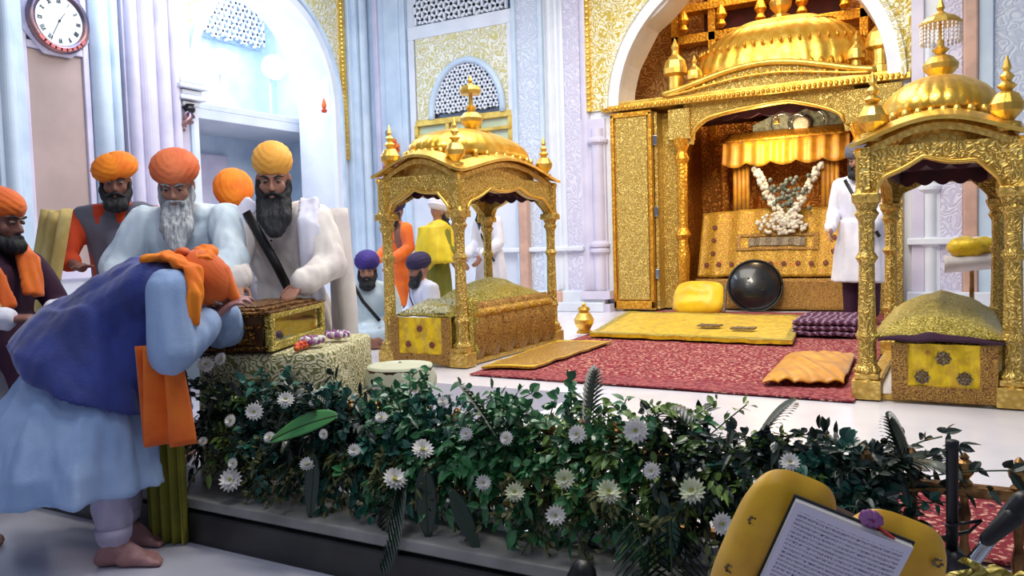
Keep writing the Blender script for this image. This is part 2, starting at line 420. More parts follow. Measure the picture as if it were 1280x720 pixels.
# reveal moulding round the arch
def arch_band(mb, y0, r, z, wid, x0, x1, st=1.18, foot=ZP):
    pin = []; pout = []
    for i in range(41):
        t = PI * i / 40
        pin.append((y0 + r - r * math.cos(t), z + r * st * math.sin(t))); R = r + wid
        pout.append((y0 + r - R * math.cos(t), z + (r * st + wid) * math.sin(t)))
    pin = [(y0, foot)] + pin + [(y0 + 2 * r, foot)]; pout = [(y0 - wid, foot)] + pout + [(y0 + 2 * r + wid, foot)]
    o = len(mb.v)
    for (a, b), (c, d) in zip(pin, pout): mb.v += [V((x0, a, b)), V((x0, c, d)), V((x1, a, b)), V((x1, c, d))]
    for i in range(len(pin) - 1):
        k = o + 4 * i; n = k + 4
        mb.f += [(k, k + 1, n + 1, n), (k + 2, n + 2, n + 3, k + 3), (k, n, n + 2, k + 2), (k + 1, k + 3, n + 3, n + 1)]
    mb.f += [(o, o + 2, o + 3, o + 1), (n, n + 1, n + 3, n + 2)]
    return mb
struct(arch_band(MB(), a0, ra, zs, .1, XL, XL + .07).build('trim_4', 'marble_white'))
struct(arch_band(MB(), a0 - .1, ra + .1, zs, .035, XL, XL + .11).build('trim_5', 'marble_blue_lit'))
# filigree spandrel and beaded gold border right of the arch
mb = MB().arch((XL + .01, a0 - .1, 2.35), (0, 1, 0), (.03, 0, 0), a1 - a0 + .34, WT - 2.35,
               lambda u: (arc(u - .1, ra + .12, ra, zs) - 2.35) if abs(u - .1 - ra) < ra + .12 else 0., n=60)
struct(mb.build('trim_6', 'filigree'))
mb = MB(); lw(mb, 8.66, 8.76, 2.35, WT, .07, 0)
z = 2.38
while z < WT: mb.ell((XL + .07, 8.71, z), (.022, .035, .022), seg=8, rg=5); z += .06
struct(mb.build('trim_7', 'gold_plain'))
# pilaster groups of the left wall
def rib(mb, y, r, z0, z1, out=0.): return mb.rings([[V((XL + out + r * 1.1 * math.cos(t), y + r * math.sin(t), z)) for t in [2 * PI * k / 24 for k in range(24)]] for z in (z0, z1)])
mb = MB(); lw(mb, 3.9, 4.27, ZP, WT, .16, 0); lw(mb, 3.98, 4.19, ZP, WT, .2, 0); rib(mb, 4.09, .07, ZP, WT, .18)
struct(mb.build('trim_8', 'marble_blue_lit', bevel=.01))
struct(lw(MB(), 4.36, 4.9, 1.0, 3.05, .03, 0).build('trim_9', 'marble_pink', bevel=.01))
mb = MB(); lw(mb, 4.3, 4.36, ZP, WT, .06, 0); lw(mb, 4.9, 4.96, ZP, WT, .06, 0); lw(mb, 4.36, 4.9, 3.05, 3.12, .06, 0); lw(mb, 4.36, 4.9, .9, 1.0, .06, 0)
struct(mb.build('trim_10', 'marble_lilac_lit', bevel=.01))
mb = MB(); rib(mb, 5.07, .1, ZP, WT, .05); rib(mb, 5.2, .05, ZP, WT, .1)
struct(mb.build('trim_11', 'marble_blue_lit', smooth=True))
mb = MB(); lw(mb, 5.28, 5.9, ZP, WT, .14, 0); rib(mb, 5.36, .06, ZP, WT, .16); rib(mb, 5.52, .1, ZP, WT, .14); rib(mb, 5.72, .08, ZP, WT, .14); rib(mb, 5.86, .05, ZP, WT, .16)
struct(mb.build('trim_12', 'marble_lilac_lit'))
struct(lw(MB(), 5.94, 6.12, 3.0, WT, .12, 0).build('trim_13', 'marble_blue_lit', bevel=.02))
mb = MB()
for r, z in ((.1, 2.74), (.15, 2.8), (.12, 2.86), (.17, 2.92), (.14, 2.98)): mb.box((XL + .1, 6.03, z), (r * 2, r * 2.2, .05))
struct(mb.build('trim_14', 'marble_white', bevel=.012))
mb = MB(); lw(mb, 5.93, 6.14, ZP, 2.72, .08, 0); lw(mb, 6.14, 6.2, ZP, 2.72, .04, 0)
struct(mb.build('trim_15', 'marble_lilac_lit', bevel=.015))
mb = MB(); lw(mb, 8.8, YB, ZP, WT, .1, 0); lw(mb, 8.88, 8.94, ZP, WT, .16, 0); rib(mb, 9.08, .09, ZP, WT, .08)
struct(mb.build('trim_16', 'marble_blue_lit', bevel=.012))
mb = MB(); lw(mb, -1.5, 6.2, ZP - .24, ZP + .22, .1, 0); lw(mb, 8.5, YB, ZP, ZP + .25, .18, 0)
struct(mb.build('baseboard_left', 'marble_white', bevel=.015))

# ---- back wall, facing the camera side at y = YB, with the great arch over the throne
gx0, gx1, gzs = -3.62, -.62, 2.72; gr = (gx1 - gx0) / 2
mb = MB().bb(-8.1, gx0, YB, YB + .5, 0, WT).bb(gx1, 3.0, YB, YB + .5, 0, WT)
def garc(u, r=gr, c=gr, z=gzs, cusp=.07, n=9):
    t = min(1, abs(u - c) / r); a = math.acos(t)
    return z + r * math.sin(a) * 1.0 + 0 if False else z + (r - cusp * abs(math.sin(a * n))) * math.sin(a)
mb.arch((gx0, YB, 0), (1, 0, 0), (0, .5, 0), gx1 - gx0, WT, garc, n=120)
struct(mb.build('wall_back', 'marble_white'))
# moulding round the great arch (a curved white band)
def band2(mb, x0, r, z, wid, y0, y1, n=60):
    o = len(mb.v)
    for i in range(n + 1):
        t = PI * i / n; c = math.cos(t); s_ = math.sin(t)
        for R in (r, r + wid):
            for y in (y0, y1): mb.v.append(V((x0 + r - R * c, y, z + R * s_)))
    for i in range(n):
        k = o + 4 * i; q = k + 4
        mb.f += [(k, k + 2, q + 2, q), (k + 1, q + 1, q + 3, k + 3), (k, q, q + 1, k + 1), (k + 2, k + 3, q + 3, q + 2)]
    mb.f += [(o, o + 1, o + 3, o + 2), (q, q + 2, q + 3, q + 1)]
    return mb
struct(band2(MB(), gx0 + .02, gr - .02, gzs, .13, YB - .09, YB).build('trim_17', 'marble_white'))
struct(band2(MB(), gx0 - .11, gr + .11, gzs, .05, YB - .12, YB).build('trim_18', 'filigree'))
# gold vine spandrels left and right of the arch, beaded edge
def spand(x0, x1, c, R, z0):
    return MB().arch((x0, YB - .03, 0), (1, 0, 0), (0, .03, 0), x1 - x0, WT,
        lambda u: (gzs + math.sqrt(max(0, R * R - (x0 + u - c) ** 2))) if abs(x0 + u - c) < R else z0, n=40)
cc = (gx0 + gx1) / 2
struct(spand(-3.98, -2.2, cc, gr + .16, 2.72).build('trim_19', 'filigree_gold'))
struct(spand(-2.2, -.36, cc, gr + .16, 2.72).build('trim_20', 'filigree_gold'))
mb = MB()
for x in (-4.0, -.34):
    mb.bb(x - .03, x + .03, YB - .06, YB, 2.72, WT); z = 2.74
    while z < WT: mb.ell((x, YB - .06, z), (.03, .025, .024), seg=8, rg=5); z += .07
struct(mb.build('trim_21', 'gold_plain'))
# recess behind the throne
mb = MB().bb(gx0 - .5, gx1 + .5, 11.0, 11.2, ZP, WT).bb(gx0 - .6, gx0 - .45, YB + .5, 11.1, ZP, WT).bb(gx1 + .45, gx1 + .6, YB + .5, 11.1, ZP, WT)
struct(mb.build('wall_recess', 'gold_tan'))
struct(MB().bb(gx0 - .6, gx1 + .6, YB + .5, 11.2, WT, WT + .1).build('ceiling', 'gold_rich'))
# gilded panels, frame and dark red niche up behind the dome
mb = MB()
for x in (-3.35, -2.85, -1.0): mb.bb(x - .05, x + .05, 10.7, 10.9, 2.4, 4.9)
mb.bb(-3.4, -.9, 10.7, 10.9, 3.72, 3.84); mb.bb(-3.4, -.9, 10.66, 10.9, 4.12, 4.22)
for x in (-3.2, -2.7, -2.2, -1.7, -1.2): mb.lathe((x, 10.62, 3.84), [(.02, 0), (.07, .04), (.04, .1), (.08, .16), (.05, .24), (.01, .3)], 12)
struct(mb.build('trim_22', 'gold_rich', bevel=.008))
struct(MB().bb(-3.0, -1.3, 10.9, 10.98, 3.86, 4.6).build('trim_23', 'maroon'))
struct(MB().bb(-2.8, -2.3, 10.9, 10.98, 2.7, 3.7).build('trim_24', 'red_gold'))

# pilasters of the back wall: (x0, x1, depth, material)
def pil(x0, x1, z0, z1, d, m, b=.012): struct(MB().bb(x0, x1, YB - d, YB, z0, z1).build('trim_%d' % pil.n, m, bevel=b)); pil.n += 1
pil.n = 25
def cyl(mb, x, r, z0, z1, y=YB): return mb.rings([[V((x + r * math.cos(t), y + r * math.sin(t), z)) for t in [2 * PI * k / 20 for k in range(20)]] for z in (z0, z1)])
pil(-7.4, -6.75, ZP, WT, .08, 'marble_blue_lit'); pil(-7.28, -7.2, ZP, WT, .13, 'marble_lilac_lit'); pil(-7.1, -6.84, ZP, WT, .11, 'marble_blue_lit')
pil(-5.03, -4.63, ZP, WT, .06, 'marble_floral'); pil(-5.05, -4.99, ZP, WT, .1, 'marble_blue_lit'); pil(-4.67, -4.61, ZP, WT, .1, 'marble_blue_lit')
mb = MB(); cyl(mb, -4.55, .05, ZP, WT); cyl(mb, -4.46, .04, ZP, WT); cyl(mb, -4.38, .05, ZP, WT); mb.bb(-4.62, -4.34, YB - .03, YB, ZP, WT)
struct(mb.build('trim_50', 'marble_white', smooth=False))
pil(-4.34, -4.12, ZP, WT, .05, 'marble_floral_lilac_lit')
mb = MB(); cyl(mb, -4.07, .06, ZP, WT); mb.bb(-4.13, -3.8, YB - .05, YB, ZP, 2.62); cyl(mb, -3.9, .08, ZP, 2.5, YB - .04)
for z in (.95, 1.02, 2.3): mb.lathe((-3.9, YB - .04, z), [(.08, 0), (.13, .03), (.13, .06), (.08, .1)], 20)
for z in (ZP, .4): mb.bb(-4.1, -3.72, YB - .2, YB, z, z + .1)
struct(mb.build('trim_51', 'marble_lilac_lit'))
pil(-4.99, -4.86, ZP, 2.2, .16, 'marble_peach', .02)
pil(-4.5, -4.38, ZP, .5, .2, 'marble_peach', .02)
# dado ledges and plinths
mb = MB().bb(-7.4, -4.1, YB - .12, YB, 1.0, 1.06).bb(-7.4, -3.8, YB - .16, YB, ZP, .5).bb(-7.4, -3.8, YB - .22, YB, ZP, .36)
struct(mb.build('baseboard_back', 'marble_white', bevel=.015))
# arched lattice window panel
struct(MB().bb(-6.7, -5.06, YB - .02, YB, 4.1, 4.12).bb(-6.72, -5.06, YB - .06, YB, 3.98, 4.16).bb(-6.72, -6.62, YB - .06, YB, 2.0, 3.98).bb(-5.14, -5.06, YB - .06, YB, 2.0, 3.98).build('window_frame', 'marble_white', bevel=.01)); bpy.data.objects['window_frame'].name = 'trim_52'
wc, wr, wz = -5.78, .56, 2.92
def warc(u):
    x = -6.6 + u - wc; return wz + math.sqrt(max(0, wr * wr - x * x)) * 1.2 if abs(x) < wr else 2.85
struct(MB().arch((-6.6, YB - .045, 0), (1, 0, 0), (0, .04, 0), 1.46, 3.98, warc, n=60).build('trim_53', 'filigree'))
mb = MB(); o_ = []
for i in range(31):
    t = PI * i / 30; o_.append(V((wc - wr * math.cos(t), YB - .07, wz + wr * 1.2 * math.sin(t))))
mb.tube([(wc - wr, YB - .07, 2.85)] + o_ + [(wc + wr, YB - .07, 2.85)], .045, 10)
struct(mb.build('trim_54', 'marble_blue_lit', smooth=True))
struct(MB().bb(-6.36, -5.2, YB - .015, YB - .005, 2.8, 3.62).build('window_3', 'dark_pane'))
struct(lattice(MB(), (wc - wr, YB - .05, wz), (1, 0, 0), 2 * wr, wr * 1.2, .085, .028, lambda u, w: ((u - wr) / wr) ** 2 + (w / (wr * 1.2)) ** 2 < 1).build('window_4', 'marble_white'))
struct(MB().bb(-6.6, -5.1, YB - .015, YB - .005, 4.16, WT).build('window_5', 'dark_pane'))
struct(lattice(MB(), (-6.6, YB - .05, 4.16), (1, 0, 0), 1.5, 1.1, .12, .034).build('window_6', 'marble_white'))
mb = MB().bb(-6.62, -5.1, YB - .08, YB, 2.78, 2.86)
for x in (-6.62, -6.1, -5.62, -5.12): mb.bb(x - .03, x + .03, YB - .07, YB, 2.1, 2.8)
mb.bb(-6.62, -5.1, YB - .07, YB, 2.08, 2.14).bb(-6.62, -5.1, YB - .09, YB - .03, 2.62, 2.66)
struct(mb.build('trim_55', 'gold_plain', bevel=.006))
struct(MB().bb(-6.6, -5.1, YB - .02, YB - .01, 2.14, 2.78).build('window_7', 'green_pane'))
# right of the throne
pil(-.42, -.3, ZP, WT, .1, 'marble_lilac_lit')
mb = MB(); cyl(mb, -.26, .07, ZP, 3.0, YB - .03); mb.bb(-.36, -.16, YB - .05, YB, ZP, WT)
for z in (.95, 1.5, 2.4): mb.lathe((-.26, YB - .03, z), [(.07, 0), (.12, .04), (.12, .07), (.07, .11)], 20)
struct(mb.build('trim_56', 'marble_white'))
pil(-.16, .04, ZP, WT, .06, 'marble_floral_lilac_lit')
pil(.04, .17, ZP, WT, .14, 'marble_peach', .02)
pil(.17, .3, ZP, WT, .1, 'marble_blue_lit'); pil(.3, .62, ZP, WT, .06, 'marble_floral'); pil(.62, .8, ZP, WT, .12, 'marble_blue_lit'); pil(.8, 1.4, ZP, WT, .05, 'marble_floral')
struct(MB().bb(-.46, 2., YB - .18, YB, ZP, .5).bb(-.46, 2., YB - .15, YB, .98, 1.05).build('trim_57', 'marble_white', bevel=.012))
# ------------------------------------------------------------------ gilded canopies
def multifoil(w, spring, rise, n=7, cusp=.03):
    """lower edge of a cusped arch, as height over u in 0..w"""
    def f(u):
        t = max(-1, min(1, (u - w / 2) / (w / 2))); a = math.acos(t)
        return spring + (rise - cusp * abs(math.sin(a * n / 2 + PI / 2 * ((n + 1) % 2)))) * math.sin(a)
    return f
def post(T, x, y, z0, z1, r=.042, m='gold_emboss'):
    prof = [(r * 1.5, z0), (r * 1.5, z0 + .1), (r * 1.15, z0 + .115), (r * 1.5, z0 + .15), (r * 1.0, z0 + .18), (r * .95, z0 + .3), (r * 1.25, z0 + .33), (r * .95, z0 + .36),
            (r * .82, z1 - .36), (r * 1.2, z1 - .33), (r * .8, z1 - .3), (r * .85, z1 - .14), (r * 1.3, z1 - .1), (r * 1.0, z1 - .08), (r * 1.55, z1 - .02), (r * 1.6, z1)]
    o = MB().lathe((x, y, 0), prof, 16, 8, .12).build('post', m, T)
    MB().box((x, y, z0 + .05), (r * 3.4, r * 3.4, .1)).box((x, y, z0 + .12), (r * 2.8, r * 2.8, .03)).build('post_base', 'gold', o, bevel=.006)
    MB().box((x, y, z1 - .02), (r * 3.1, r * 3.1, .05)).build('post_capital', 'gold', o, bevel=.006)
def kalash(T, x, y, z, s=1., name='corner_finial', m='gold_plain'):
    return MB().lathe((x, y, z), [(a * s, b * s) for a, b in [(.05, 0), (.05, .02), (.025, .03), (.055, .07), (.06, .1), (.04, .14), (.018, .155), (.035, .175), (.014, .195), (.026, .215), (.009, .235), (.016, .25), (.003, .3)]], 14, 10, .1).build(name, m, T)
def rr_ring(cx, cy, hx, hy, z, n=72, p=3.2, ribs=0, amp=0.):
    out = []
    for k in range(n):
        t = 2 * PI * k / n; c, s_ = math.cos(t), math.sin(t)
        q = (abs(c) ** p + abs(s_) ** p) ** (-1 / p)
        m = 1 + (amp * abs(math.cos(ribs * t / 2)) if ribs else 0)
        out.append(V((cx + hx * c * q * m, cy + hy * s_ * q * m, z)))
    return out
def canopy(T, x0, x1, y0, y1, zs=1.3, ze=1.56, apex=1.49, ape_side=1.52, rise=.12, dome=(1.7, .34), fin=.42, parasol=False):
    cx, cy = (x0 + x1) / 2, (y0 + y1) / 2; hx, hy = (x1 - x0) / 2, (y1 - y0) / 2
    mb = MB()
    for x in (x0, x1): mb.bb(x - .035, x + .035, y0 - .03, y1 + .03, ZP + .008, ZP + .04)
    for y in (y0, y1): mb.bb(x0 - .03, x1 + .03, y - .03, y + .03, ZP + .008, ZP + .03)
    mb.build('base_rail', 'gold', T, bevel=.006)
    for x in (x0, x1):
        for y in (y0, y1): post(T, x, y, ZP + .008, zs + .02)
    t = .05
    for y, d in ((y0, 1), (y1, -1)):   # front and back spandrels
        w = x1 - x0; f = multifoil(w - .1, zs, apex - zs, 7, .035)
        o = MB().arch((x0 - t, y - t * .6 * d, 0), (1, 0, 0), (0, t * d, 0), w + 2 * t, ze, lambda u: f(min(w - .1, max(0, u - t - .05))) if t + .05 < u < w + t - .05 else zs - .03, n=80).build('arch_panel', 'gold_emboss', T)
        rm = MB(); pts = [(x0 + .05 + (w - .1) * i / 60, y - (t * .6 + .012) * d, f((w - .1) * i / 60) + .012) for i in range(61)]
        rm.tube(pts, .011, 6).build('arch_rim', 'gold_plain', o, smooth=True)
    for x, d in ((x0, 1), (x1, -1)):
        w = y1 - y0; f2 = multifoil(w - .1, zs, ape_side - zs, 9, .04)
        o = MB().arch((x - t * .6 * d, y0 - t, 0), (0, 1, 0), (t * d, 0, 0), w + 2 * t, ze, lambda u: f2(min(w - .1, max(0, u - t - .05))) if t + .05 < u < w + t - .05 else zs - .03, n=110).build('arch_panel', 'gold_emboss', T)
        pts = [(x - (t * .6 + .012) * d, y0 + .05 + (w - .1) * i / 80, f2((w - .1) * i / 80) + .012) for i in range(81)]
        MB().tube(pts, .011, 6).build('arch_rim', 'gold_plain', o, smooth=True)
    # corner colonnettes on the panels
    for x in (x0 - .03, x1 + .03):
        for y in (y0 - .03, y1 + .03): MB().lathe((x, y, zs), [(.02, 0), (.03, .02), (.018, .05), (.018, ze - zs - .05), (.03, ze - zs - .02), (.02, ze - zs)], 10).build('colonnette', 'gold_plain', T)
    # curved "bengal" eaves: drooping at the corners, rising in the middle
    def edge(u, w): return rise * math.sin(PI * min(1, max(0, u / w))) ** 1.3
    ov = .075
    def eave(pt, name, m, oo, th, dz, inner):
        mb = MB(); n = 40
        for side in range(4):
            if side in (0, 2): w = x1 - x0 + 2 * oo; y = y0 - oo if side == 0 else y1 + oo; P = lambda u, y=y, w=w: V((x0 - oo + u, y, ze + dz + edge(u, w)))
            else: w = y1 - y0 + 2 * oo; x = x1 + oo if side == 1 else x0 - oo; P = lambda u, x=x, w=w: V((x, y0 - oo + u, ze + dz + edge(u, w)))
            wv = []
            for i in range(n + 1):
                p = P(w * i / n)
                if side in (0, 2): q = V((max(x0 + inner, min(x1 - inner, p.x)), p.y + (inner + oo) * (1 if side == 0 else -1), p.z + .045))
                else: q = V((p.x + (inner + oo) * (-1 if side == 1 else 1), max(y0 + inner, min(y1 - inner, p.y)), p.z + .045))
                wv.append([p, q, q + V((0, 0, -th)), p + V((0, 0, -th * .7))])
            mb.rings(wv, cap=True)
        return mb.build(name, m, T)
    eave(None, 'eave', 'gold_plain', ov, .03, .02, .04)
    eave(None, 'cornice', 'gold', ov * .45, .05, -.012, .02)
    zb, hd = dome
    MB().rings([rr_ring(cx, cy, hx * a, hy * b, z) for a, b, z in ((.98, .98, ze - .01), (.96, .97, zb - .05), (.86, .9, zb - .02), (.86, .9, zb + .02))]).build('dome_drum', 'gold', T)
    prof = [(.84, 0), (.9, .05), (.93, .16), (.92, .3), (.86, .48), (.74, .64), (.58, .78), (.4, .89), (.2, .96), (.06, 1.)]
    MB().rings([rr_ring(cx, cy, hx * a, hy * (a * .9 + .08), zb + .02 + b * hd, 96, 2.6, 32, .035) for a, b in prof]).build('dome', 'gold_dome', T, smooth=True)
    mb = MB()
    for k in range(34):
        t_ = 2 * PI * k / 34; p = rr_ring(cx, cy, hx * .93, hy * .95, zb + .03, 34)[k]; mb.ell(p, (.022, .022, .03), seg=7, rg=5)
    mb.build('lotus_band', 'gold_plain', T, smooth=True)
    zt = zb + hd
    f = MB().lathe((cx, cy, zt - .02), [(.14, 0), (.15, .015), (.08, .03), (.04, .05), (.05, .06), (.085, .1), (.09, .13), (.06, .17), (.022, .19), (.045, .215), (.018, .235), (.014, fin)], 18, 12, .08).build('finial', 'gold_plain', T)
    zp = zt + fin - .03
    if parasol:
        MB().lathe((cx, cy, zp), [(.11, -.0), (.11, .012), (.09, .035), (.04, .06), (.014, .08), (.022, .1), (.004, .16)], 20, 10, .05).build('parasol', 'gold_plain', f)
        fr = MB()
        for k in range(26):
            a = 2 * PI * k / 26
            for j in range(5): fr.ell((cx + .107 * math.cos(a), cy + .107 * math.sin(a), zp - .012 - j * .022), (.007, .007, .011), seg=5, rg=4)
        fr.build('pearl_fringe', 'parasol_white', f)
    else:
        MB().lathe((cx, cy, zp), [(.075, -.03), (.085, 0), (.075, .03), (.03, .045), (.012, .06), (.02, .08), (.004, .12)], 16, 10, .06).build('parasol', 'gold_plain', f)
    for x in (x0 + .03, x1 - .03):
        for y in (y0 + .03, y1 - .03):
            k = kalash(T, x, y, ze + .05, 1.15)
            MB().rings([rr_ring(x, y, .06 * a, .06 * a, ze + .03 + b, 24, 2.4) for a, b in ((1., 0), (1., .03), (.8, .04))]).build('finial_base', 'gold', k)
    # dark red cloth ceiling with a hanging scalloped frill
    mb = MB().bb(x0 + .03, x1 - .03, y0 + .03, y1 - .03, ze - .03, ze - .02)
    w = x1 - x0 - .12
    mb.arch((x0 + .06, y0 + .1, 0), (1, 0, 0), (0, .01, 0), w, ze - .03, lambda u: apex - .03 - .03 * abs(math.sin(PI * u / w * 5)), n=60)
    mb.arch((x0 + .06, y1 - .1, 0), (1, 0, 0), (0, -.01, 0), w, ze - .03, lambda u: apex - .03 - .03 * abs(math.sin(PI * u / w * 5)), n=60)
    w2 = y1 - y0 - .2
    for x in (x0 + .06, x1 - .07): mb.arch((x, y0 + .1, 0), (0, 1, 0), (.01, 0, 0), w2, ze - .03, lambda u: ape_side - .03 - .03 * abs(math.sin(PI * u / w2 * 9)), n=100)
    mb.build('inner_frill', 'maroon', T)
T = thing('gilded_canopy', 'ornate gold canopy on four posts standing left in the sanctuary, round-headed finial on its dome', 'canopy', (-3.42, 5.5, ZP))
canopy(T, -3.74, -3.1, 4.8, 6.26, zs=1.34, ze=1.63, apex=1.53, ape_side=1.55, rise=.13, dome=(1.77, .25), fin=.36)
T = thing('gilded_canopy', 'ornate gold canopy at the right edge, topped by a small gold parasol with pearl fringe', 'canopy', (-.12, 5.4, ZP))
canopy(T, -.42, .235, 4.58, 6.3, zs=1.3, ze=1.56, apex=1.49, ape_side=1.5, rise=.11, dome=(1.69, .3), fin=.37, parasol=True)

# ------------------------------------------------------------------ beds with covers under the canopies
def rosette(mb, x, y, z, s):
    for k in range(8):
        a = PI * k / 4; mb.box((x + s * .62 * math.cos(a), y, z + s * .62 * math.sin(a)), (s * .5, .004, s * .5), R=Matrix.Rotation(-a + PI / 4, 3, 'Y'))
    mb.box((x, y, z), (s * .5, .006, s * .5), R=Matrix.Rotation(PI / 4, 3, 'Y')); return mb
def front_cloth(T, x0, x1, y, z0, z1, big=True):
    c = MB().grid(lambda a, b: (x0 + (x1 - x0) * a, y + .006 * math.sin(a * 23 + b * 5), z0 + (z1 - z0) * b), 24, 10, .008).build('front_cloth', 'brocade_bright', T)
    w = x1 - x0; bw = .075; mb = MB()
    mb.bb(x0, x0 + bw, y - .016, y - .008, z0, z1).bb(x1 - bw, x1, y - .016, y - .008, z0, z1).bb(x0 + bw, x1 - bw, y - .016, y - .008, z0, z0 + bw)
    mb.build('woven_border', 'brocade_brown', c)
    s = .04 if big else .028
    h = z1 - z0
    for fx, fz in ((.5, .76), (.3, .42), (.7, .42)): rosette(MB(), x0 + w * fx, y - .016, z0 + h * fz, s).build('embroidered_rosette', 'motif_grey' if big else 'motif', c)
def cover(x0, x1, y0, y1, z, hump, m, T, name='cover', seed=0., ridge=False):
    def fn(a, b):
        x = x0 + (x1 - x0) * a; y = y0 + (y1 - y0) * b
        e = min(1, 6 * min(a, 1 - a, b * 1.4, 1 - b) + .06)
        zz = z + hump(a, b) * (e ** .6) + .012 * noise.noise(V((x * 11 + seed, y * 7, 0)))
        return (x, y, zz)
    return MB().grid(fn, 36, 36, .012).build(name, m, T, smooth=True)
# left bed
T = thing('covered_bed', 'low bed under the left gold canopy, yellow embroidered front cloth and gathered brown-gold side drape', 'bed', (-3.42, 5.5, ZP + .02))
MB().bb(-3.62, -3.2, 4.9, 6.2, ZP + .1, .56).build('mattress', 'brocade_gold_pale', T, bevel=.03)
front_cloth(T, -3.69, -3.16, 4.745, ZP + .02, .6, False)
cover(-3.68, -3.2, 4.8, 6.2, .585, lambda a, b: .05 + .09 * math.sin(PI * a) * (.4 + .6 * b), 'brocade_gold_pale', T, 'cover')
cover(-3.66, -3.24, 4.82, 5.15, .605, lambda a, b: .04 + .06 * b, 'cloth_lace', T, 'lace_cover', 3)
# side skirt gathered into hanging scallops
n = 6
def skirt(a, b):
    y = 4.87 + 1.34 * a; ph = a * n * PI
    z = ZP + .03 + .42 * b
    out = .02 + .125 * abs(math.sin(ph)) ** .7 * math.sin(PI * min(1, b * .75 + .12)) + .02 * (1 - b)
    return (-3.17 + out + .008 * noise.noise(V((y * 30, z * 8, 0))), y, z)
MB().grid(skirt, 90, 14, .01).build('side_drape', 'brocade_brown', T, smooth=True)
mb = MB()
for k in range(n):
    y = 4.87 + 1.34 * (k + .5) / n
    mb.ell((-3.14, y, .61), (.12, .125, .055), seg=16, rg=8)
mb.build('bolster_row', 'brocade', T, smooth=True, vox=.012, sm=4)
def hump(y, w): return lambda a, b: .08 + .12 * math.exp(-((b - y) / w) ** 2) * math.sin(PI * a)
cover(-3.66, -3.12, 5.25, 6.2, .63, hump(.45, .35), 'brocade_gold_pale', T, 'folded_cover', 8)
t = MB().grid(lambda a, b: (-3.07 + .02 * math.sin(a * 9), 4.84 + .1 * a, ZP + .08 + .42 * b), 8, 10, .01).build('tassel_panel', 'brocade_gold_pale', T, smooth=True)
# right bed
T = thing('covered_bed', 'bed under the right gold canopy, bright yellow front cloth with three grey rosettes', 'bed', (-.1, 5.4, ZP + .02))
MB().bb(-.3, .14, 4.62, 6.2, ZP + .1, .555).build('mattress', 'brocade_gold_pale', T, bevel=.03)
front_cloth(T, -.3, .17, 4.53, ZP + .02, .55)
def tent(a, b): return .03 + .13 * max(0, 1 - abs(a - .5) * 1.9) ** .8 * (.35 + .65 * min(1, b * 3)) 
cover(-.39, .2, 4.54, 6.2, .565, tent, 'brocade_gold_pale', T, 'cover', 5)
cover(-.36, .2, 4.5, 4.72, .555, lambda a, b: .006 + .03 * max(0, 1 - abs(a - .45) * 2), 'maroon_cloth', T, 'dark_lining', 2)
# yellow bundle on a tall stand behind the right canopy
T = thing('draped_stand', 'small yellow draped stand with pale skirt seen through the right canopy', 'stand', (.09, 6.95, ZP))
MB().lathe((.09, 6.95, ZP), [(.09, 0), (.09, .02), (.018, .04), (.015, .64)], 14).build('pole', 'brass', T)
MB().grid(lambda a, b: (-.09 + .34 * a, 6.95 + .12 * math.sin(PI * 2 * b) * (1.1 - .2 * abs(a - .5)), .86 + .03 * a + .06 * math.cos(2 * PI * b)), 16, 16, .006).build('skirt', 'cloth_cream', T, smooth=True)
MB().ell((.09, 6.95, .98), (.17, .13, .09), seg=20, rg=12).build('bundle', 'brocade_bright', T, smooth=True, disp=folds(.03, 12, 6))

# ------------------------------------------------------------------ throne shrine
T = thing('golden_throne', 'large gilded throne shrine with ribbed dome filling the great arch', 'shrine', (-2.2, 9.4, ZP))
cab = MB().bb(-3.72, -3.2, 9.28, 9.9, ZP + .02, 2.66).build('left_cabinet', 'gold', T, bevel=.01)
MB().bb(-3.66, -3.26, 9.245, 9.28, ZP + .14, 2.6).build('carved_panel', 'gold_emboss', cab, bevel=.012)
mb = MB()
for x in (-3.7, -3.22): mb.bb(x - .02, x + .02, 9.23, 9.28, ZP + .04, 2.64)
mb.bb(-3.72, -3.2, 9.23, 9.28, ZP + .04, ZP + .13).bb(-3.72, -3.2, 9.23, 9.28, 2.6, 2.66)
mb.build('beaded_border', 'gold_rich', cab, bevel=.008)
lf = MB().bb(-3.16, -2.96, 9.5, 9.56, ZP + .03, 2.64).bb(-3.19, -3.15, 9.3, 9.56, ZP + .03, 2.64).build('door_leaf', 'gold_emboss', T, bevel=.01)
mb = MB()
for z in (.7, 1.45, 2.3): mb.box((-3.17, 9.285, z), (.05, .03, .12))
mb.build('hinge', 'chrome', lf, bevel=.008)
MB().bb(-.8, -.5, 9.22, 9.29, ZP + .02, 2.66).build('right_cabinet', 'gold_emboss', T, bevel=.01)
for x in (-2.87, -.92):
    o = MB().lathe((x, 9.36, 0), [(.1, ZP + .02), (.1, ZP + .3), (.06, ZP + .34), (.075, .9), (.05, 1.1), (.09, 1.16), (.055, 1.24), (.06, 2.0), (.085, 2.06), (.055, 2.14), (.1, 2.26), (.11, 2.3)], 20, 12, .08).build('column', 'gold_rich', T, smooth=False)
    MB().bb(x - .13, x + .13, 9.26, 9.5, 2.28, 2.64).build('column_capital', 'gold_emboss', o, bevel=.01)
    MB().box((x, 9.37, ZP + .1), (.24, .24, .18)).build('column_base', 'gold', o, bevel=.015)
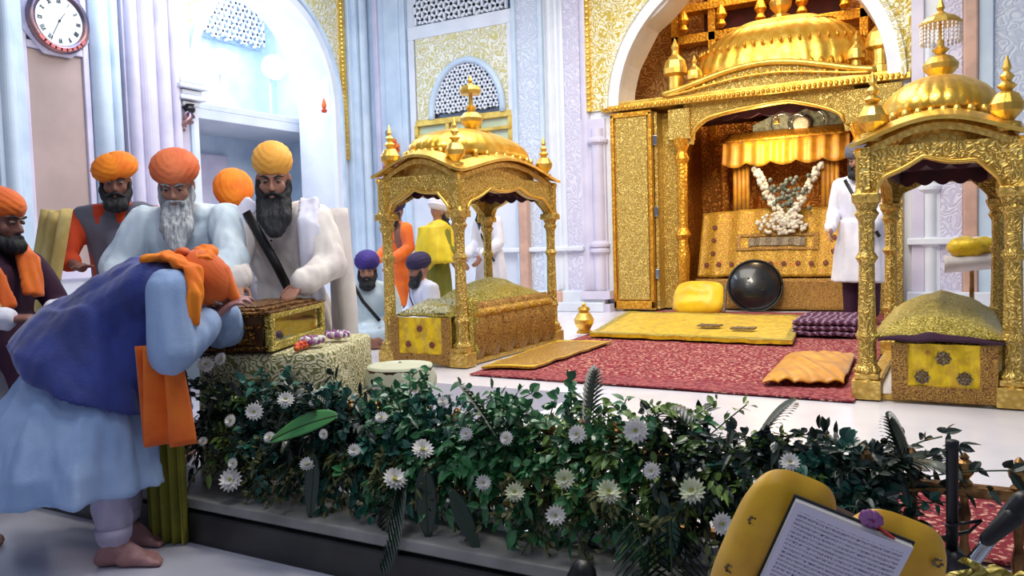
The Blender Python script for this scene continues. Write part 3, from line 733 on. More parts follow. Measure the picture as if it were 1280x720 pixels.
# beam, curved eaves
w = 1.86
f = multifoil(w - .2, 2.3, .3, 5, .035)
o = MB().arch((-2.83, 9.32, 0), (1, 0, 0), (0, .09, 0), w, 2.72, lambda u: f(u - .1) if .1 < u < w - .1 else 2.22, n=100).build('arch_panel', 'gold_emboss', T)
MB().tube([(-2.73 + (w - .2) * i / 80, 9.3, f((w - .2) * i / 80) + .015) for i in range(81)], .018, 8).build('arch_rim', 'gold_plain', o, smooth=True)
MB().bb(-3.82, -.42, 9.2, 9.95, 2.68, 2.75).bb(-3.78, -.46, 9.23, 9.95, 2.75, 2.79).build('beam', 'gold_plain', T, bevel=.01)
mb = MB()
for i in range(62): mb.ell((-3.78 + 3.3 * i / 61, 9.2, 2.715), (.022, .02, .03), seg=7, rg=5)
mb.build('beading', 'gold_rich', T, smooth=True)
mb = MB().arch((-3.0, 9.24, 0), (1, 0, 0), (0, .25, 0), 2.2, 0, lambda u: 2.79, lambda u: 2.81 + .2 * math.sin(PI * u / 2.2) ** 1.5, n=60)
mb.build('curved_pediment', 'gold_emboss', T)
mb = MB().tube([(-3.05 + 2.3 * i / 50, 9.22, 2.82 + .21 * math.sin(PI * i / 50) ** 1.5) for i in range(51)], .035, 8)
mb.tube([(-3.0 + 2.2 * i / 50, 9.2, 2.79 + .12 * math.sin(PI * i / 50) ** 1.5) for i in range(51)], .014, 6)
mb.build('pediment_moulding', 'gold_plain', T, smooth=True)
for i in range(16):
    a = (i + .5) / 16; MB().ell((-2.85 + 1.9 * a, 9.22, 2.82 + .1 * math.sin(PI * a) ** 1.5), (.03, .014, .035), seg=8, rg=5).build('pediment_flower', 'gold_rich', T, smooth=True)
prof = [(.98, 0), (1.03, .08), (1.05, .2), (1.03, .38), (.96, .58), (.84, .76), (.66, .9), (.42, .98), (.1, 1.03)]
MB().rings([rr_ring(-1.83, 9.95, .93 * a, .55 * a, 2.84 + b * .78, 144, 2.5, 36, .03) for a, b in prof]).build('dome', 'gold_dome', T, smooth=True)
mb = MB()
for k in range(60):
    p = rr_ring(-1.83, 9.95, .99, .6, 3.0, 60, 2.5)[k]; mb.ell(p, (.035, .035, .06), seg=8, rg=6)
for k in range(60):
    p = rr_ring(-1.83, 9.95, .945, .57, 3.3, 60, 2.5)[k]; mb.ell(p, (.02, .02, .03), seg=6, rg=4)
mb.build('lotus_band', 'gold_rich', T, smooth=True)
MB().rings([rr_ring(-1.83, 9.95, a, a * .5, z, 60) for a, z in ((.6, 3.52), (.62, 3.56), (.5, 3.6), (.4, 3.64), (.1, 3.68))]).build('dome_crown', 'gold_rich', T)
kalash(T, -1.83, 9.95, 3.66, 2.)
for x, s in ((-2.93, 1.5), (-.72, 1.5), (-2.7, 1.0), (-.95, 1.)):
    k = MB().lathe((x, 9.36, 2.79), [(.09 * s * .7, 0), (.09 * s * .7, .05 * s), (.05 * s, .06 * s), (.05 * s, .16 * s), (.09 * s, .18 * s), (.09 * s, .22 * s), (.075 * s, .28 * s), (.03 * s, .33 * s), (.02 * s, .36 * s), (.03 * s, .39 * s), (.004, .46 * s)], 14, 8, .06).build('corner_turret', 'gold_plain', T)
# interior of the throne
MB().bb(-3.1, -.55, 10.75, 10.85, ZP, 2.68).bb(-3.1, -3.02, 9.6, 10.8, ZP, 2.68).bb(-.62, -.57, 9.6, 10.8, ZP, 2.68).build('back_panel', 'gold_amber', T)
MB().bb(-3.0, -.7, 9.5, 10.7, 2.6, 2.64).build('dark_ceiling_cloth', 'maroon', T)
MB().arch((-2.75, 9.5, 0), (1, 0, 0), (0, .015, 0), 1.76, 2.64, lambda u: 2.53 + .0 * u - .05 * abs(math.sin(PI * u / 1.76 * 7)), n=90).build('ceiling_frill', 'maroon', T)
for x in (-2.6, -2.45, -1.12, -.98):
    MB().lathe((x, 10.3, ZP), [(.07, 0), (.07, .9), (.05, .95), (.05, 1.9), (.08, 1.95), (.08, 2.0)], 16, 10, .08).build('inner_column', 'gold_amber', T)
for x in (-2.32, -1.3):
    mb = MB()
    for k in range(4): mb.lathe((x + (k - 1.5) * .05, 9.98, 1.36), [(.024, 0), (.024, .64)], 10)
    mb.build('fluted_column', 'satin_amber', T, smooth=True)
MB().bb(-2.44, -2.2, 10.05, 10.4, 1.2, 1.6).bb(-2.45, -1.15, 10.35, 10.5, 1.2, 2.3).build('inner_chest', 'gold_amber', T, bevel=.02)
# valance over the inner seat
MB().grid(lambda a, b: (-2.52 + 1.44 * a, 9.92 - .06 * b + .02 * math.sin(a * 60), 2.26 - .26 * b - .05 * abs(math.sin(PI * a * 5)) * b), 80, 8, .01).build('valance', 'satin_amber', T, smooth=True)
MB().grid(lambda a, b: (-2.5 + 1.4 * a, 9.93 + .4 * b, 2.26 + .12 * math.sin(PI * b)), 20, 10, .02).build('seat_canopy', 'gold_rich', T, smooth=True)
MB().bb(-2.75, -1.02, 9.75, 10.6, ZP + .02, .6).bb(-2.7, -1.05, 9.95, 10.6, .6, 1.3).build('dais', 'gold_amber', T, bevel=.02)
bpy.context.view_layer.update()
# brocades laid over the seat
T = thing('throne_cloth', 'wide yellow brocade with woven frame draped down over the throne seat', 'cloth', (-1.95, 9.8, .62))
def drape(a, b):
    return (-2.78 + 1.72 * a, 9.92 - .3 * b + .015 * math.sin(a * 40), 1.42 - .78 * b + .03 * math.sin(PI * a) * (1 - b) + .01 * noise.noise(V((a * 12, b * 6, 2))))
MB().grid(drape, 60, 20, .012).build('cloth', 'brocade', T, smooth=True)
def dr(a, b, out=.02): p = V(drape(a, b)); return p + V((0, -.93, .36)) * out
mb = MB()
for a0_, a1_, b0_, b1_ in ((.26, .8, .38, .42), (.26, .8, .58, .62), (.26, .29, .38, .62), (.77, .8, .38, .62)):
    mb.grid(lambda a, b: dr(a0_ + (a1_ - a0_) * a, b0_ + (b1_ - b0_) * b), 12, 3, .006)
mb.build('woven_frame', 'brocade_brown', T)
mb = MB()
for i in range(11):
    p = dr(.06 + .088 * i, .82); rosette(mb, p.x, p.y, p.z, .035)
for i in range(3):
    for s_ in (.1, .9): p = dr(s_, .25 + .2 * i); rosette(mb, p.x, p.y, p.z, .035)
mb.build('embroidered_rosette', 'motif', T)
mb = MB(); mb.grid(lambda a, b: dr(.34 + .38 * a, .44 + .12 * b), 10, 4, .006); mb.build('grey_inset', 'motif_grey', T)
tag(MB().grid(lambda a, b: (-2.8 + 1.8 * a, 9.6 + .01 * math.sin(a * 30), .62 - .36 * b), 40, 8, .014).build('skirt_cloth', 'brocade_brown', smooth=True), 'dull gold patterned cloth hanging below the yellow throne brocade to the floor', 'cloth')
# weapons and garlands heaped on the seat
T = thing('flower_garland', 'white and grey flower garland looped in a V in front of the throne seat', 'garland', (-1.75, 9.75, 1.3))
for sx in (-1, 1):
    mb = MB()
    for i in range(30):
        t = i / 29; x = -1.76 + sx * (.34 * (1 - t) ** .8 + .02); z = 1.93 - .62 * t; y = 9.9 - .14 * t
        for j in range(3): mb.ell((x + random.uniform(-.04, .04), y + random.uniform(-.02, .02), z + random.uniform(-.02, .02)), (.028, .024, .028), seg=7, rg=5)
    mb.build('strand', 'garland_white', T, smooth=True)
mb = MB()
for i in range(110):
    a = random.uniform(0, 2 * PI); r = random.random() ** .6
    mb.ell((-1.8 + .3 * r * math.cos(a), 9.74 + .02 * random.random() - .0, 1.26 + .12 * r * math.sin(a)), (.026, .022, .024), seg=6, rg=4)
mb.build('petal_heap', 'garland_white', T, smooth=True)
mb = MB()
for i in range(60): mb.ell((-1.76 + random.gauss(0, .1), 9.8 + random.uniform(-.02, .02), 1.55 + random.gauss(0, .13)), (.03, .03, .03), seg=6, rg=4)
mb.build('grey_buds', 'garland_grey', T, smooth=True)
T = thing('silver_panel', 'pale silver arched panel with rings standing above the amber valance of the throne', 'panel', (-1.7, 10.05, 2.26))
MB().arch((-2.2, 10.1, 2.27), (1, 0, 0), (0, .03, 0), 1.1, .3, lambda u: 0, lambda u: .2 + .15 * math.sin(PI * u / 1.1), n=30).build('plate', 'garland_grey', T)
mb = MB()
for x, r in ((-1.68, .1), (-1.5, .13), (-1.85, .12)):
    mb.tube([(x + r * math.cos(t), 10.06, 2.45 + r * math.sin(t)) for t in [2 * PI * k / 24 for k in range(25)]], .008, 6)
mb.build('ring', 'chrome', T, smooth=True)
tag(MB().lathe((-1.62, 10.07, 2.43), [(.0, 0), (.08, .003), (.1, .012), (.06, .022), (.02, .028)], 24, ax=(0, -1, 0)).build('round_plaque', 'garland_white', smooth=True), 'round white plaque hung above the throne valance', 'plaque')
T = thing('hanging_bell', 'small gold pendant hanging from the dark ceiling cloth of the throne', 'pendant', (-1.82, 9.6, 2.4))
MB().lathe((-1.82, 9.6, 2.4), [(.03, 0), (.028, .03), (.012, .06), (.004, .2)], 12).build('bell', 'gold_plain', T)

# shield, cushion, rugs
T = thing('round_shield', 'large black round disc leaning upright before the throne', 'shield', (-2.05, 9.42, ZP))
ax = V((.28, -.93, .25)).normalized(); c = V((-2.05, 9.42, .545))
MB().lathe(c, [(.0, .1), (.08, .098), (.18, .075), (.26, .035), (.3, .005), (.3, -.012), (.26, .01), (.1, .06), (0, .07)], 48, ax=ax).build('dish', 'black_gloss', T, smooth=True)
mb = MB(); xx, yy, _ = frame(ax)
for k in range(4): mb.ell(c + ax * .085 + (xx * math.cos(PI * k / 2 + .8) + yy * math.sin(PI * k / 2 + .8)) * .1, (.016, .016, .016), seg=8, rg=6)
mb.build('boss', 'mic_black', T, smooth=True)
MB().tube([c + ax * .012 + (xx * math.cos(t) + yy * math.sin(t)) * .3 for t in [2 * PI * k / 48 for k in range(49)]], .012, 8).build('rim', 'black', T, smooth=True)
def sq(a, b, p=3.): return max(0, (1 - abs(2 * a - 1) ** p)) ** .5 * max(0, (1 - abs(2 * b - 1) ** p)) ** .5
def pillow(center, ux, uy, w, h, th, name, m, parent=None, seed=0., smooth=True):
    c = V(center); ux = V(ux).normalized(); uy = V(uy).normalized(); nz = ux.cross(uy).normalized(); mb = MB()
    n = 24
    for s_ in (1, -1):
        o = len(mb.v)
        for i in range(n + 1):
            for j in range(n + 1):
                a, b = i / n, j / n; pin = math.sqrt(1 - .38 * (2 * a - 1) ** 4); pb = math.sqrt(1 - .38 * (2 * b - 1) ** 4)
                q = c + ux * (a - .5) * w * pb + uy * (b - .5) * h * pin + nz * s_ * th / 2 * sq(a, b, 2.6) ** .8 * (1 + .15 * noise.noise(V((a * 5 + seed, b * 5, s_))))
                mb.v.append(q)
        for i in range(n):
            for j in range(n):
                k = o + i * (n + 1) + j; q = (k, k + n + 1, k + n + 2, k + 1)
                mb.f.append(q if s_ > 0 else q[::-1])
    return mb.build(name, m, parent, smooth=smooth)
T = thing('floor_cushion', 'plump yellow satin cushion on the floor left of the black disc', 'cushion', (-2.55, 8.75, ZP))
pillow((-2.52, 8.78, .44), (1, .08, 0), (0, .45, .9), .58, .42, .22, 'pillow', 'satin_yellow', T)
MB().tube([(-2.24, 8.72, .3), (-2.235, 8.76, .4), (-2.24, 8.82, .58)], .022, 8).build('trim', 'motif_grey', T)
def rug(name, pts, th, m, label, cat='rug', z=ZP, wr=.006, bd=None, seed=0):
    """quad rug pts = front-left, front-right, back-right, back-left"""
    A, B, C_, D_ = [V((p[0], p[1], z)) for p in pts]
    def fn(a, b):
        p = (A * (1 - a) + B * a) * (1 - b) + (D_ * (1 - a) + C_ * a) * b
        return (p.x, p.y, z + .003 + wr * (1 + noise.noise(V((p.x * 6 + seed, p.y * 5, 0)))))
    T = thing(name, label, cat, (A.x, A.y, z))
    MB().grid(fn, 60, 40, th).build('pile', m, T, smooth=False)
    if bd:
        mb = MB(); k = .06
        for (a0_, a1_, b0_, b1_) in ((0, 1, 0, k), (0, 1, 1 - k, 1), (0, k * .6, k, 1 - k), (1 - k * .6, 1, k, 1 - k)):
            mb.grid(lambda a, b: V(fn(a0_ + (a1_ - a0_) * a, b0_ + (b1_ - b0_) * b)) + V((0, 0, th)), 30 if a1_ - a0_ > .5 else 3, 3 if a1_ - a0_ > .5 else 30, .003)
        mb.build('border', bd, T)
    return T
rug('red_carpet', ((-2.86, 4.5), (-.47, 4.42), (-.5, 9.25), (-3.15, 9.25)), .006, 'carpet_red', 'large red patterned carpet covering the sanctuary floor before the throne', 'carpet', bd='carpet_edge')
tz = ZP + .018
T = rug('yellow_runner', ((-2.86, 6.5), (-1.12, 6.42), (-1.36, 8.5), (-3.3, 8.6)), .03, 'brocade_bright', 'long bright yellow runner lying across the red carpet', 'runner', z=tz, wr=.012, bd='brocade_gold_pale')
rug('yellow_mat', ((-2.84, 4.62), (-2.5, 4.75), (-2.52, 6.2), (-2.98, 6.1)), .012, 'brocade', 'narrow amber yellow mat beside the left bed on red carpet', 'mat', z=tz, wr=.01, bd='brocade_bright')
T = thing('folded_yellow_cloth', 'crumpled amber cloth spread on the red carpet beside the right canopy post', 'cloth', (-.75, 5.1, ZP))
MB().grid(lambda a, b: (-.98 + .42 * a - .06 * b, 4.66 + 1.15 * b + .12 * a, tz + .02 + .035 * abs(noise.noise(V((a * 5 + b * 5, b * 2, 4)))) + .035 * sq(a, b)), 50, 50, .008).build('cloth', 'satin_amber', T, smooth=True)
tag(MB().ell((-.9, 5.45, tz + .04), (.06, .05, .03)).build('spectacle_pouch', 'navy', smooth=True), 'small dark pouch at the corner of the amber cloth', 'pouch')
T = thing('striped_shawl', 'folded dark purple and pale striped shawl on the carpet before the right canopy', 'shawl', (-.95, 7.4, ZP))
for k in range(3): MB().grid(lambda a, b: (-1.22 + .5 * a, 7.0 + .85 * b, tz + .02 + .045 * k + .012 * noise.noise(V((a * 5, b * 4, k)))), 16, 16, .035).build('fold', 'purple_fabric', T, smooth=True)
for k, (x, y) in enumerate(((-2.05, 7.05), (-1.72, 6.9))):
    tag(MB().grid(lambda a, b: (x + .2 * a, y + .14 * b, tz + .065 + .01 * noise.noise(V((a * 6, b * 6, k)))), 10, 10, .012).build('folded_napkin', 'motif_grey'), ('grey folded napkin on the yellow runner, the left one', 'grey folded napkin on the yellow runner, the right one')[k], 'napkin', 'napkins on the runner')
T = thing('brass_vessel', 'small pale brass urn standing on the marble left of the yellow runner', 'urn', (-3.02, 6.75, ZP))
MB().lathe((-3.02, 6.75, ZP + .03), [(.07, 0), (.07, .02), (.05, .03), (.085, .09), (.09, .13), (.06, .18), (.04, .2), (.06, .22)], 20, 12, .05).build('bowl', 'gold_plain', T)
MB().lathe((-3.02, 6.75, ZP + .25), [(.058, 0), (.05, .02), (.015, .035), (.02, .05), (.002, .07)], 16).build('lid', 'gold_plain', T)
rug('red_runner', ((-.3, 2.4), (1.6, 2.3), (1.6, 3.0), (-.22, 3.05)), .01, 'carpet_red', 'strip of red patterned carpet behind the brass railing at right', 'carpet', bd=None)
# ------------------------------------------------------------------ people
def ik(a, b, l1, l2, hint):
    a = V(a); b = V(b); d = b - a; L = min(d.length, (l1 + l2) * .995); d.normalize()
    x = (l1 * l1 - l2 * l2 + L * L) / (2 * L); h = math.sqrt(max(0, l1 * l1 - x * x))
    hd = V(hint); hd = hd - d * hd.dot(d)
    if hd.length < 1e-5: hd = V((0, 0, -1))
    return a + d * x + hd.normalized() * h
def hand(mb, w, d, nrm, side, curl=.35, s=1.):
    """wrist w, direction d to the fingertips, palm normal nrm, side=+1 when the thumb lies along d x nrm"""
    w = V(w); d = V(d).normalized(); nrm = V(nrm); nrm = (nrm - d * nrm.dot(d)).normalized(); x = d.cross(nrm) * side
    for k in (-1.2, -.4, .4, 1.2): mb.caps(w + x * k * .012 * s, .016 * s, w + d * .075 * s + x * k * .019 * s, .0115 * s, 8)
    ln = {1: (.036, .024, .02), 0: (.041, .027, .021), -1: (.037, .025, .02), -2: (.029, .019, .017)}
    for i, k in enumerate((1, 0, -1, -2)):
        p = w + d * (.085 - .006 * abs(k - .3)) * s + x * (k + .5) * .0195 * s; a = curl * .5
        rr = .0092 if k > -2 else .008
        for j, l in enumerate(ln[k]):
            q = p + (d * math.cos(a) + nrm * math.sin(a) + x * (k + .5) * .05) * l * s
            mb.caps(p, rr * s, q, rr * .92 * s, 8); p = q; a += curl * 1.1; rr *= .93
    p = w + d * .02 * s + x * .024 * s
    for l, v_, r in ((.035, d * .6 + x * .75 + nrm * .25, .0125), (.03, d * .85 + x * .4 + nrm * .4, .0105), (.024, d * .95 + x * .1 + nrm * .5, .0095)):
        q = p + v_.normalized() * l * s; mb.caps(p, r * s, q, r * .92 * s, 8); p = q
def foot(mb, an, toe, s=1.):
    an = V(an); toe = V(toe); d = toe - an; d.z = 0; d.normalize(); sd = V((-d.y, d.x, 0)); zf = min(an.z, toe.z) 
    g = toe.z
    heel = V((an.x, an.y, g + .028)) - d * .045
    mb.caps(an, .036, heel, .03, 10); mb.caps(heel, .03, heel + d * .1 + V((0, 0, .012)), .034, 10)
    mb.caps(an, .034, heel + d * .14 + V((0, 0, .0)), .026, 10)
    for k in (-1.1, 0, 1.1): mb.caps(heel + d * .08 + sd * k * .012, .03, heel + d * .17 + sd * k * .024 - V((0, 0, .008)), .02, 10)
    for k, r, l in ((-2, .014, .235), (-1, .0105, .237), (0, .0098, .232), (1, .009, .223), (2, .008, .21)):
        mb.caps(heel + d * .17 + sd * k * .0175 - V((0, 0, .012)), r, heel + d * (l - .025) + sd * k * .0185 - V((0, 0, .016)), r * .9, 8)
def head_frame(fwd, up=(0, 0, 1)):
    f = V(fwd).normalized(); u = V(up); u = (u - f * u.dot(f)).normalized(); return f.cross(u), f, u
def head_mesh(mb, c, fr):
    R, F_, U = fr; c = V(c); E = (R, F_, U)
    mb.ell(c + U * .025 - F_ * .012, (.074, .094, .098), E)
    mb.ell(c - U * .03 + F_ * .022, (.062, .07, .082), E)
    mb.ell(c - U * .085 + F_ * .058, (.034, .03, .026), E)
    mb.caps(c - U * .075 - F_ * .0 - R * .04, .022, c - U * .095 + F_ * .05 - R * .012, .018, 8); mb.caps(c - U * .075 + R * .04, .022, c - U * .095 + F_ * .05 + R * .012, .018, 8)
    mb.caps(c + F_ * .086 + U * .018, .0085, c + F_ * .112 - U * .024, .0125, 8)
    for s_ in (-1, 1):
        mb.ell(c + R * s_ * .011 + F_ * .1 - U * .028, (.0085, .01, .008), E, 8, 6)
        mb.ell(c + R * s_ * .04 + F_ * .062 - U * .022, (.024, .022, .026), E, 10, 8)
        mb.caps(c + R * s_ * .014 + F_ * .09 + U * .032, .009, c + R * s_ * .052 + F_ * .07 + U * .032, .009, 8)
        mb.ell(c + R * s_ * .079 - U * .005 - F_ * .005, (.01, .02, .032), E, 10, 8)
        mb.caps(c + R * s_ * .0 + F_ * .094 - U * .055, .0078, c + R * s_ * .022 + F_ * .084 - U * .057, .005, 8)
    mb.caps(c + F_ * .09 - U * .067 - R * .014, .0085, c + F_ * .09 - U * .067 + R * .014, .0085, 8)
def face_parts(body, c, fr, brow='hair_black', beard=None, blen=.1, bw=.075, tip=None):
    R, F_, U = fr; c = V(c); E = (R, F_, U)
    for s_ in (-1, 1):
        e = MB().ell(c + R * s_ * .031 + F_ * .0845 + U * .012, (.0145, .011, .0095), E, 12, 8).build('eye', 'eye_white', body, smooth=True)
        MB().ell(c + R * s_ * .031 + F_ * .0935 + U * .009, (.0062, .004, .0062), E, 10, 6).build('iris', 'iris', e, smooth=True)
        MB().chain([c + R * s_ * .013 + F_ * .101 + U * .03, c + R * s_ * .034 + F_ * .096 + U * .038, c + R * s_ * .055 + F_ * .078 + U * .031], [.004, .006, .003], 6).build('eyebrow', brow, body, smooth=True)
    if beard:
        mb = MB()
        for s_ in (-1, 1):
            mb.chain([c + R * s_ * .074 - U * .005 + F_ * .012, c + R * s_ * .068 - U * .05 + F_ * .03, c + R * s_ * .045 - U * .09 + F_ * .06, c - U * .11 + F_ * .075], [.014, .024, .032, .036], 10)
            mb.chain([c + R * s_ * .004 + F_ * .107 - U * .045, c + R * s_ * .03 + F_ * .095 - U * .056, c + R * s_ * .05 + F_ * .075 - U * .075], [.009, .011, .012], 8)
        tp = V(tip) if tip is not None else c + F_ * .07 - V((0, 0, blen + .1))
        top = c - U * .095 + F_ * .055
        mb.ell(top, (bw * .8, .045, .05), E)
        for k in (-1, 0, 1): mb.chain([top + R * k * bw * .5, (top + tp) / 2 + R * k * bw * .5 + F_ * .012, tp + R * k * bw * .18], [.036, .038, .02], 10)
        mb.build('beard', beard, body, vox=.008, sm=3, disp=lambda p, n: n * .006 * noise.noise(V((p.dot(R) * 70, p.dot(F_) * 70, p.z * 9))))
def turban(body, c, fr, m, rx=.105, ry=.125, rz=.088, lift=.085, tilt=0., lump=.0, name='turban'):
    rx *= .93; ry *= .95; rz *= 1.04; lift -= .006
    R, F_, U = fr; c = V(c) + U * lift - F_ * .012; mb = MB()
    U2 = (U + F_ * .12 + R * tilt).normalized(); F2 = (F_ - U2 * F_.dot(U2)).normalized(); R2 = F2.cross(U2)
    def fn(t, ph):
        front = max(0, math.sin(t)); v_ = ph / PI * 9 + (1 - abs(math.cos(t))) * 2.4 * (1 if math.sin(t) > 0 else .4) + .6 * math.cos(t)
        saw = (v_ % 1.)
        m_ = 1 + .045 * (1 - saw) * math.cos(ph) + .04 * math.cos(ph) ** 2
        if ph < -.3: m_ *= 1 - .12 * (-ph - .3)
        return m_ * (1 + lump * math.sin(t * 2 + 1))
    mb.ell(c, (rx, ry, rz), (R2, F2, U2), 56, 64, fn)
    return mb.build(name, m, body, smooth=True)
def arm_pts(sh, wr, hint, l=.27, l2=.25): return [V(sh), ik(sh, wr, l, l2, hint), V(wr)]
def torso_prims(mb, P, k=1., low=True):
    """P: pel, chest, neck, shL, shR"""
    for s_ in ('L', 'R'):
        sh = P['sh' + s_]; other = (P['chest'] + sh) / 2
        mb.caps(P['neck'] - (P['neck'] - P['chest']) * .12, .052 * k, sh, .06 * k, 14)
        mb.caps(sh, .062 * k, P['chest'] * .62 + sh * .38, .1 * k, 14)
        mb.caps(P['chest'] * .62 + sh * .38, .105 * k, P['pel'] + (sh - P['mid']) * .32, .098 * k, 14)
    mb.caps(P['chest'], .118 * k, P['pel'], .125 * k, 16)
    mb.caps(P['neck'], .05, P['chest'], .1 * k, 12)
def person(name, label, P, headc, fwd, up=(0, 0, 1), skin='skin', group=None, base=None, vox=.0085, hands=(), feet=(), legs=(), arms=(), cat='person'):
    """returns (root, body, frame)"""
    for k in P: P[k] = V(P[k])
    P['mid'] = (P['shL'] + P['shR']) / 2
    T = thing(name, label, cat, base or (P['pel'].x, P['pel'].y, 0), group)
    fr = head_frame(fwd, up); mb = MB(); hc = V(headc)
    head_mesh(mb, hc, fr)
    mb.caps(P['neck'], .05, hc - fr[2] * .05 - fr[1] * .015, .05, 12)
    torso_prims(mb, P, .88)
    for a in arms: mb.chain(a, [.045, .037, .024], 12)
    for h in hands: hand(mb, *h[:4], **(h[4] if len(h) > 4 else {}))
    for l in legs: mb.chain(l, [.085, .055, .036], 12)
    for f_ in feet: foot(mb, *f_)
    body = mb.build('body', skin, T, vox=vox, sm=2)
    return T, body, fr
def ellring(c, rx, ry, z, yaw=0., n=40, pl=0., k=11, ph=0., dx=0., dy=0.):
    out = []
    for i in range(n):
        t = 2 * PI * i / n; m = 1 + pl * math.sin(k * t + ph) + pl * .6 * math.sin(k * .63 * t + 2 * ph)
        x = rx * m * math.cos(t); y = ry * m * math.sin(t)
        out.append(V((c[0] + dx + x * math.cos(yaw) - y * math.sin(yaw), c[1] + dy + x * math.sin(yaw) + y * math.cos(yaw), z)))
    return out
def robe(body_T, name, m, P, arms, skirt=None, k=1.12, sl=(.075, .068, .06), vox=.011, fold=.012, ff=(13, 13, 2.2), sleeves=True, seed=0., arm_end=.93):
    mb = MB(); torso_prims(mb, P, k)
    if sleeves:
        for a in arms:
            e = a[1] + (a[2] - a[1]) * arm_end; mb.chain([a[0], a[1], e], list(sl), 14)
    if skirt: mb.rings(skirt)
    return mb.build(name, m, body_T, vox=vox, sm=3, disp=lambda p, n: n * fold * (noise.noise(V((p.x * ff[0] + seed, p.y * ff[1], p.z * ff[2]))) + .35 * noise.noise(V((p.x * 34 + seed, p.y * 34, p.z * 5)))))

# --- man bowing over the casket
hf = V((.80, .55, -.25))            # torso direction
P = dict(pel=(-3.0, 1.86, .8), chest=(-2.72, 2.0, .985), neck=(-2.565, 2.06, 1.045), shL=(-2.70, 2.18, .985), shR=(-2.49, 1.93, .985))
aR = arm_pts((-2.49, 1.92, .985), (-2.475, 2.10, .875), (.15, -.5, -1), .25, .26); aR[1] = V((-2.46, 1.9, .77))
aL = [V((-2.70, 2.19, .985)), V((-2.66, 2.3, .8)), V((-2.55, 2.2, .89))]
fwdh = V((.42, .36, -.82)); uph = V((.75, .5, .5))
T, body, fr = person('bowing_man', 'man in blue vest, pale blue kurta and orange turban bowing low over the golden casket', P, (-2.53, 2.08, .985), fwdh, uph, 'skin_pink',
    base=(-2.78, 1.82, 0), vox=.007, arms=(aR, aL),
    hands=((aR[2], (.35, .3, .35), (.3, .5, -.5), 1, dict(curl=.5)), (aL[2], (.35, -.1, .3), (.3, -.3, -.5), -1, dict(curl=.5))),
    legs=([V((-2.92, 1.80, .72)), V((-2.74, 1.82, .40)), V((-2.66, 1.76, .09))], [V((-3.02, 1.92, .72)), V((-2.86, 1.96, .40)), V((-2.83, 1.92, .08))]),
    feet=(((-2.66, 1.76, .085), (-2.47, 1.885, .0)), ((-2.83, 1.92, .085), (-2.62, 2.0, .0))))
face_parts(body, (-2.53, 2.08, .985), fr, 'hair_grey', 'hair_grey', .0, .05, tip=V((-2.53, 2.08, .985)) + fwdh * .1 - uph * .12)
# kerchief style orange turban hugging the head
mb = MB(); R, F_, U = fr; c = V((-2.53, 2.08, .985)) + U * .035 - F_ * .02
def tf(t, ph): return 1 + .02 * ((ph * 5 + math.cos(t) * 1.2) % 1.) + .03 * math.cos(ph) ** 2
mb.ell(c, (.09, .112, .098), (R, F_, U), 40, 44, tf); mb.caps(c + U * .06 + F_ * .02, .045, c + U * .05 + F_ * .13, .02, 14)
tb = mb.build('turban', 'orange', T, smooth=True)
MB().tube([c + R * .05 - F_ * .12 + U * .02, c - F_ * .13 - U * .06, c - F_ * .1 - U * .12 - R * .02], [.03, .028, .02], 8, .5).build('turban_knot', 'orange', tb, smooth=True)
# kurta: sleeves and long hanging skirt
def ski(c, a): return c
sk = [ellring((-2.91, 1.87), .15, .12, .84, .55, pl=.0), ellring((-2.91, 1.86), .19, .16, .74, .55, pl=.01), ellring((-2.91, 1.81), .27, .25, .55, .55, pl=.04, ph=1), ellring((-2.89, 1.77), .3, .29, .36, .55, pl=.06, ph=1.3), ellring((-2.9, 1.76), .33, .3, .26, .55, pl=.08, ph=1.6)]
ku = robe(T, 'kurta', 'cloth_sky', P, (aR, aL), sk, .98, (.083, .085, .06), vox=.01, fold=.014, arm_end=.8)
# trousers and cuffs
mb = MB()
for l in ([V((-2.92, 1.80, .72)), V((-2.74, 1.82, .40)), V((-2.665, 1.765, .115))], [V((-3.02, 1.92, .72)), V((-2.86, 1.96, .40)), V((-2.83, 1.92, .115))]): mb.chain(l, [.11, .085, .058], 14)
mb.build('trousers', 'cloth_pinkish', T, vox=.009, sm=2, disp=folds(.012, 20, 12))
for c_ in ((-2.665, 1.765), (-2.83, 1.92)): MB().rings([ellring(c_, .062, .058, .1), ellring(c_, .066, .062, .14)]).build('trouser_cuff', 'cloth_pinkish', T, smooth=True)
# waistcoat: over the kurta body, ending at the hips
mb = MB(); torso_prims(mb, P, 1.2)
def tilt(r, k): return [p + V((0, 0, -k * ((p.x + 2.87) * .85 + (p.y - 1.84) * .5))) for p in r]
mb.rings([ellring((-2.87, 1.91), .19, .17, .93, .55), tilt(ellring((-2.9, 1.87), .235, .205, .83, .55), .1), tilt(ellring((-2.9, 1.84), .25, .235, .73, .55, pl=.01), .3), tilt(ellring((-2.87, 1.83), .24, .24, .665, .55, pl=.015), .42), tilt(ellring((-2.85, 1.83), .235, .235, .63, .55, pl=.02), .45)])
mb.caps((-2.66, 2.0, .93), .13, (-2.74, 1.93, .7), .14, 16)
mb.build('waistcoat', 'vest_blue', T, vox=.01, sm=3, disp=lambda p, n: n * .014 * (noise.noise(V((p.x * 9, p.y * 9, p.z * 5))) + .4 * noise.noise(V((p.x * 26, p.y * 26, p.z * 10)))))
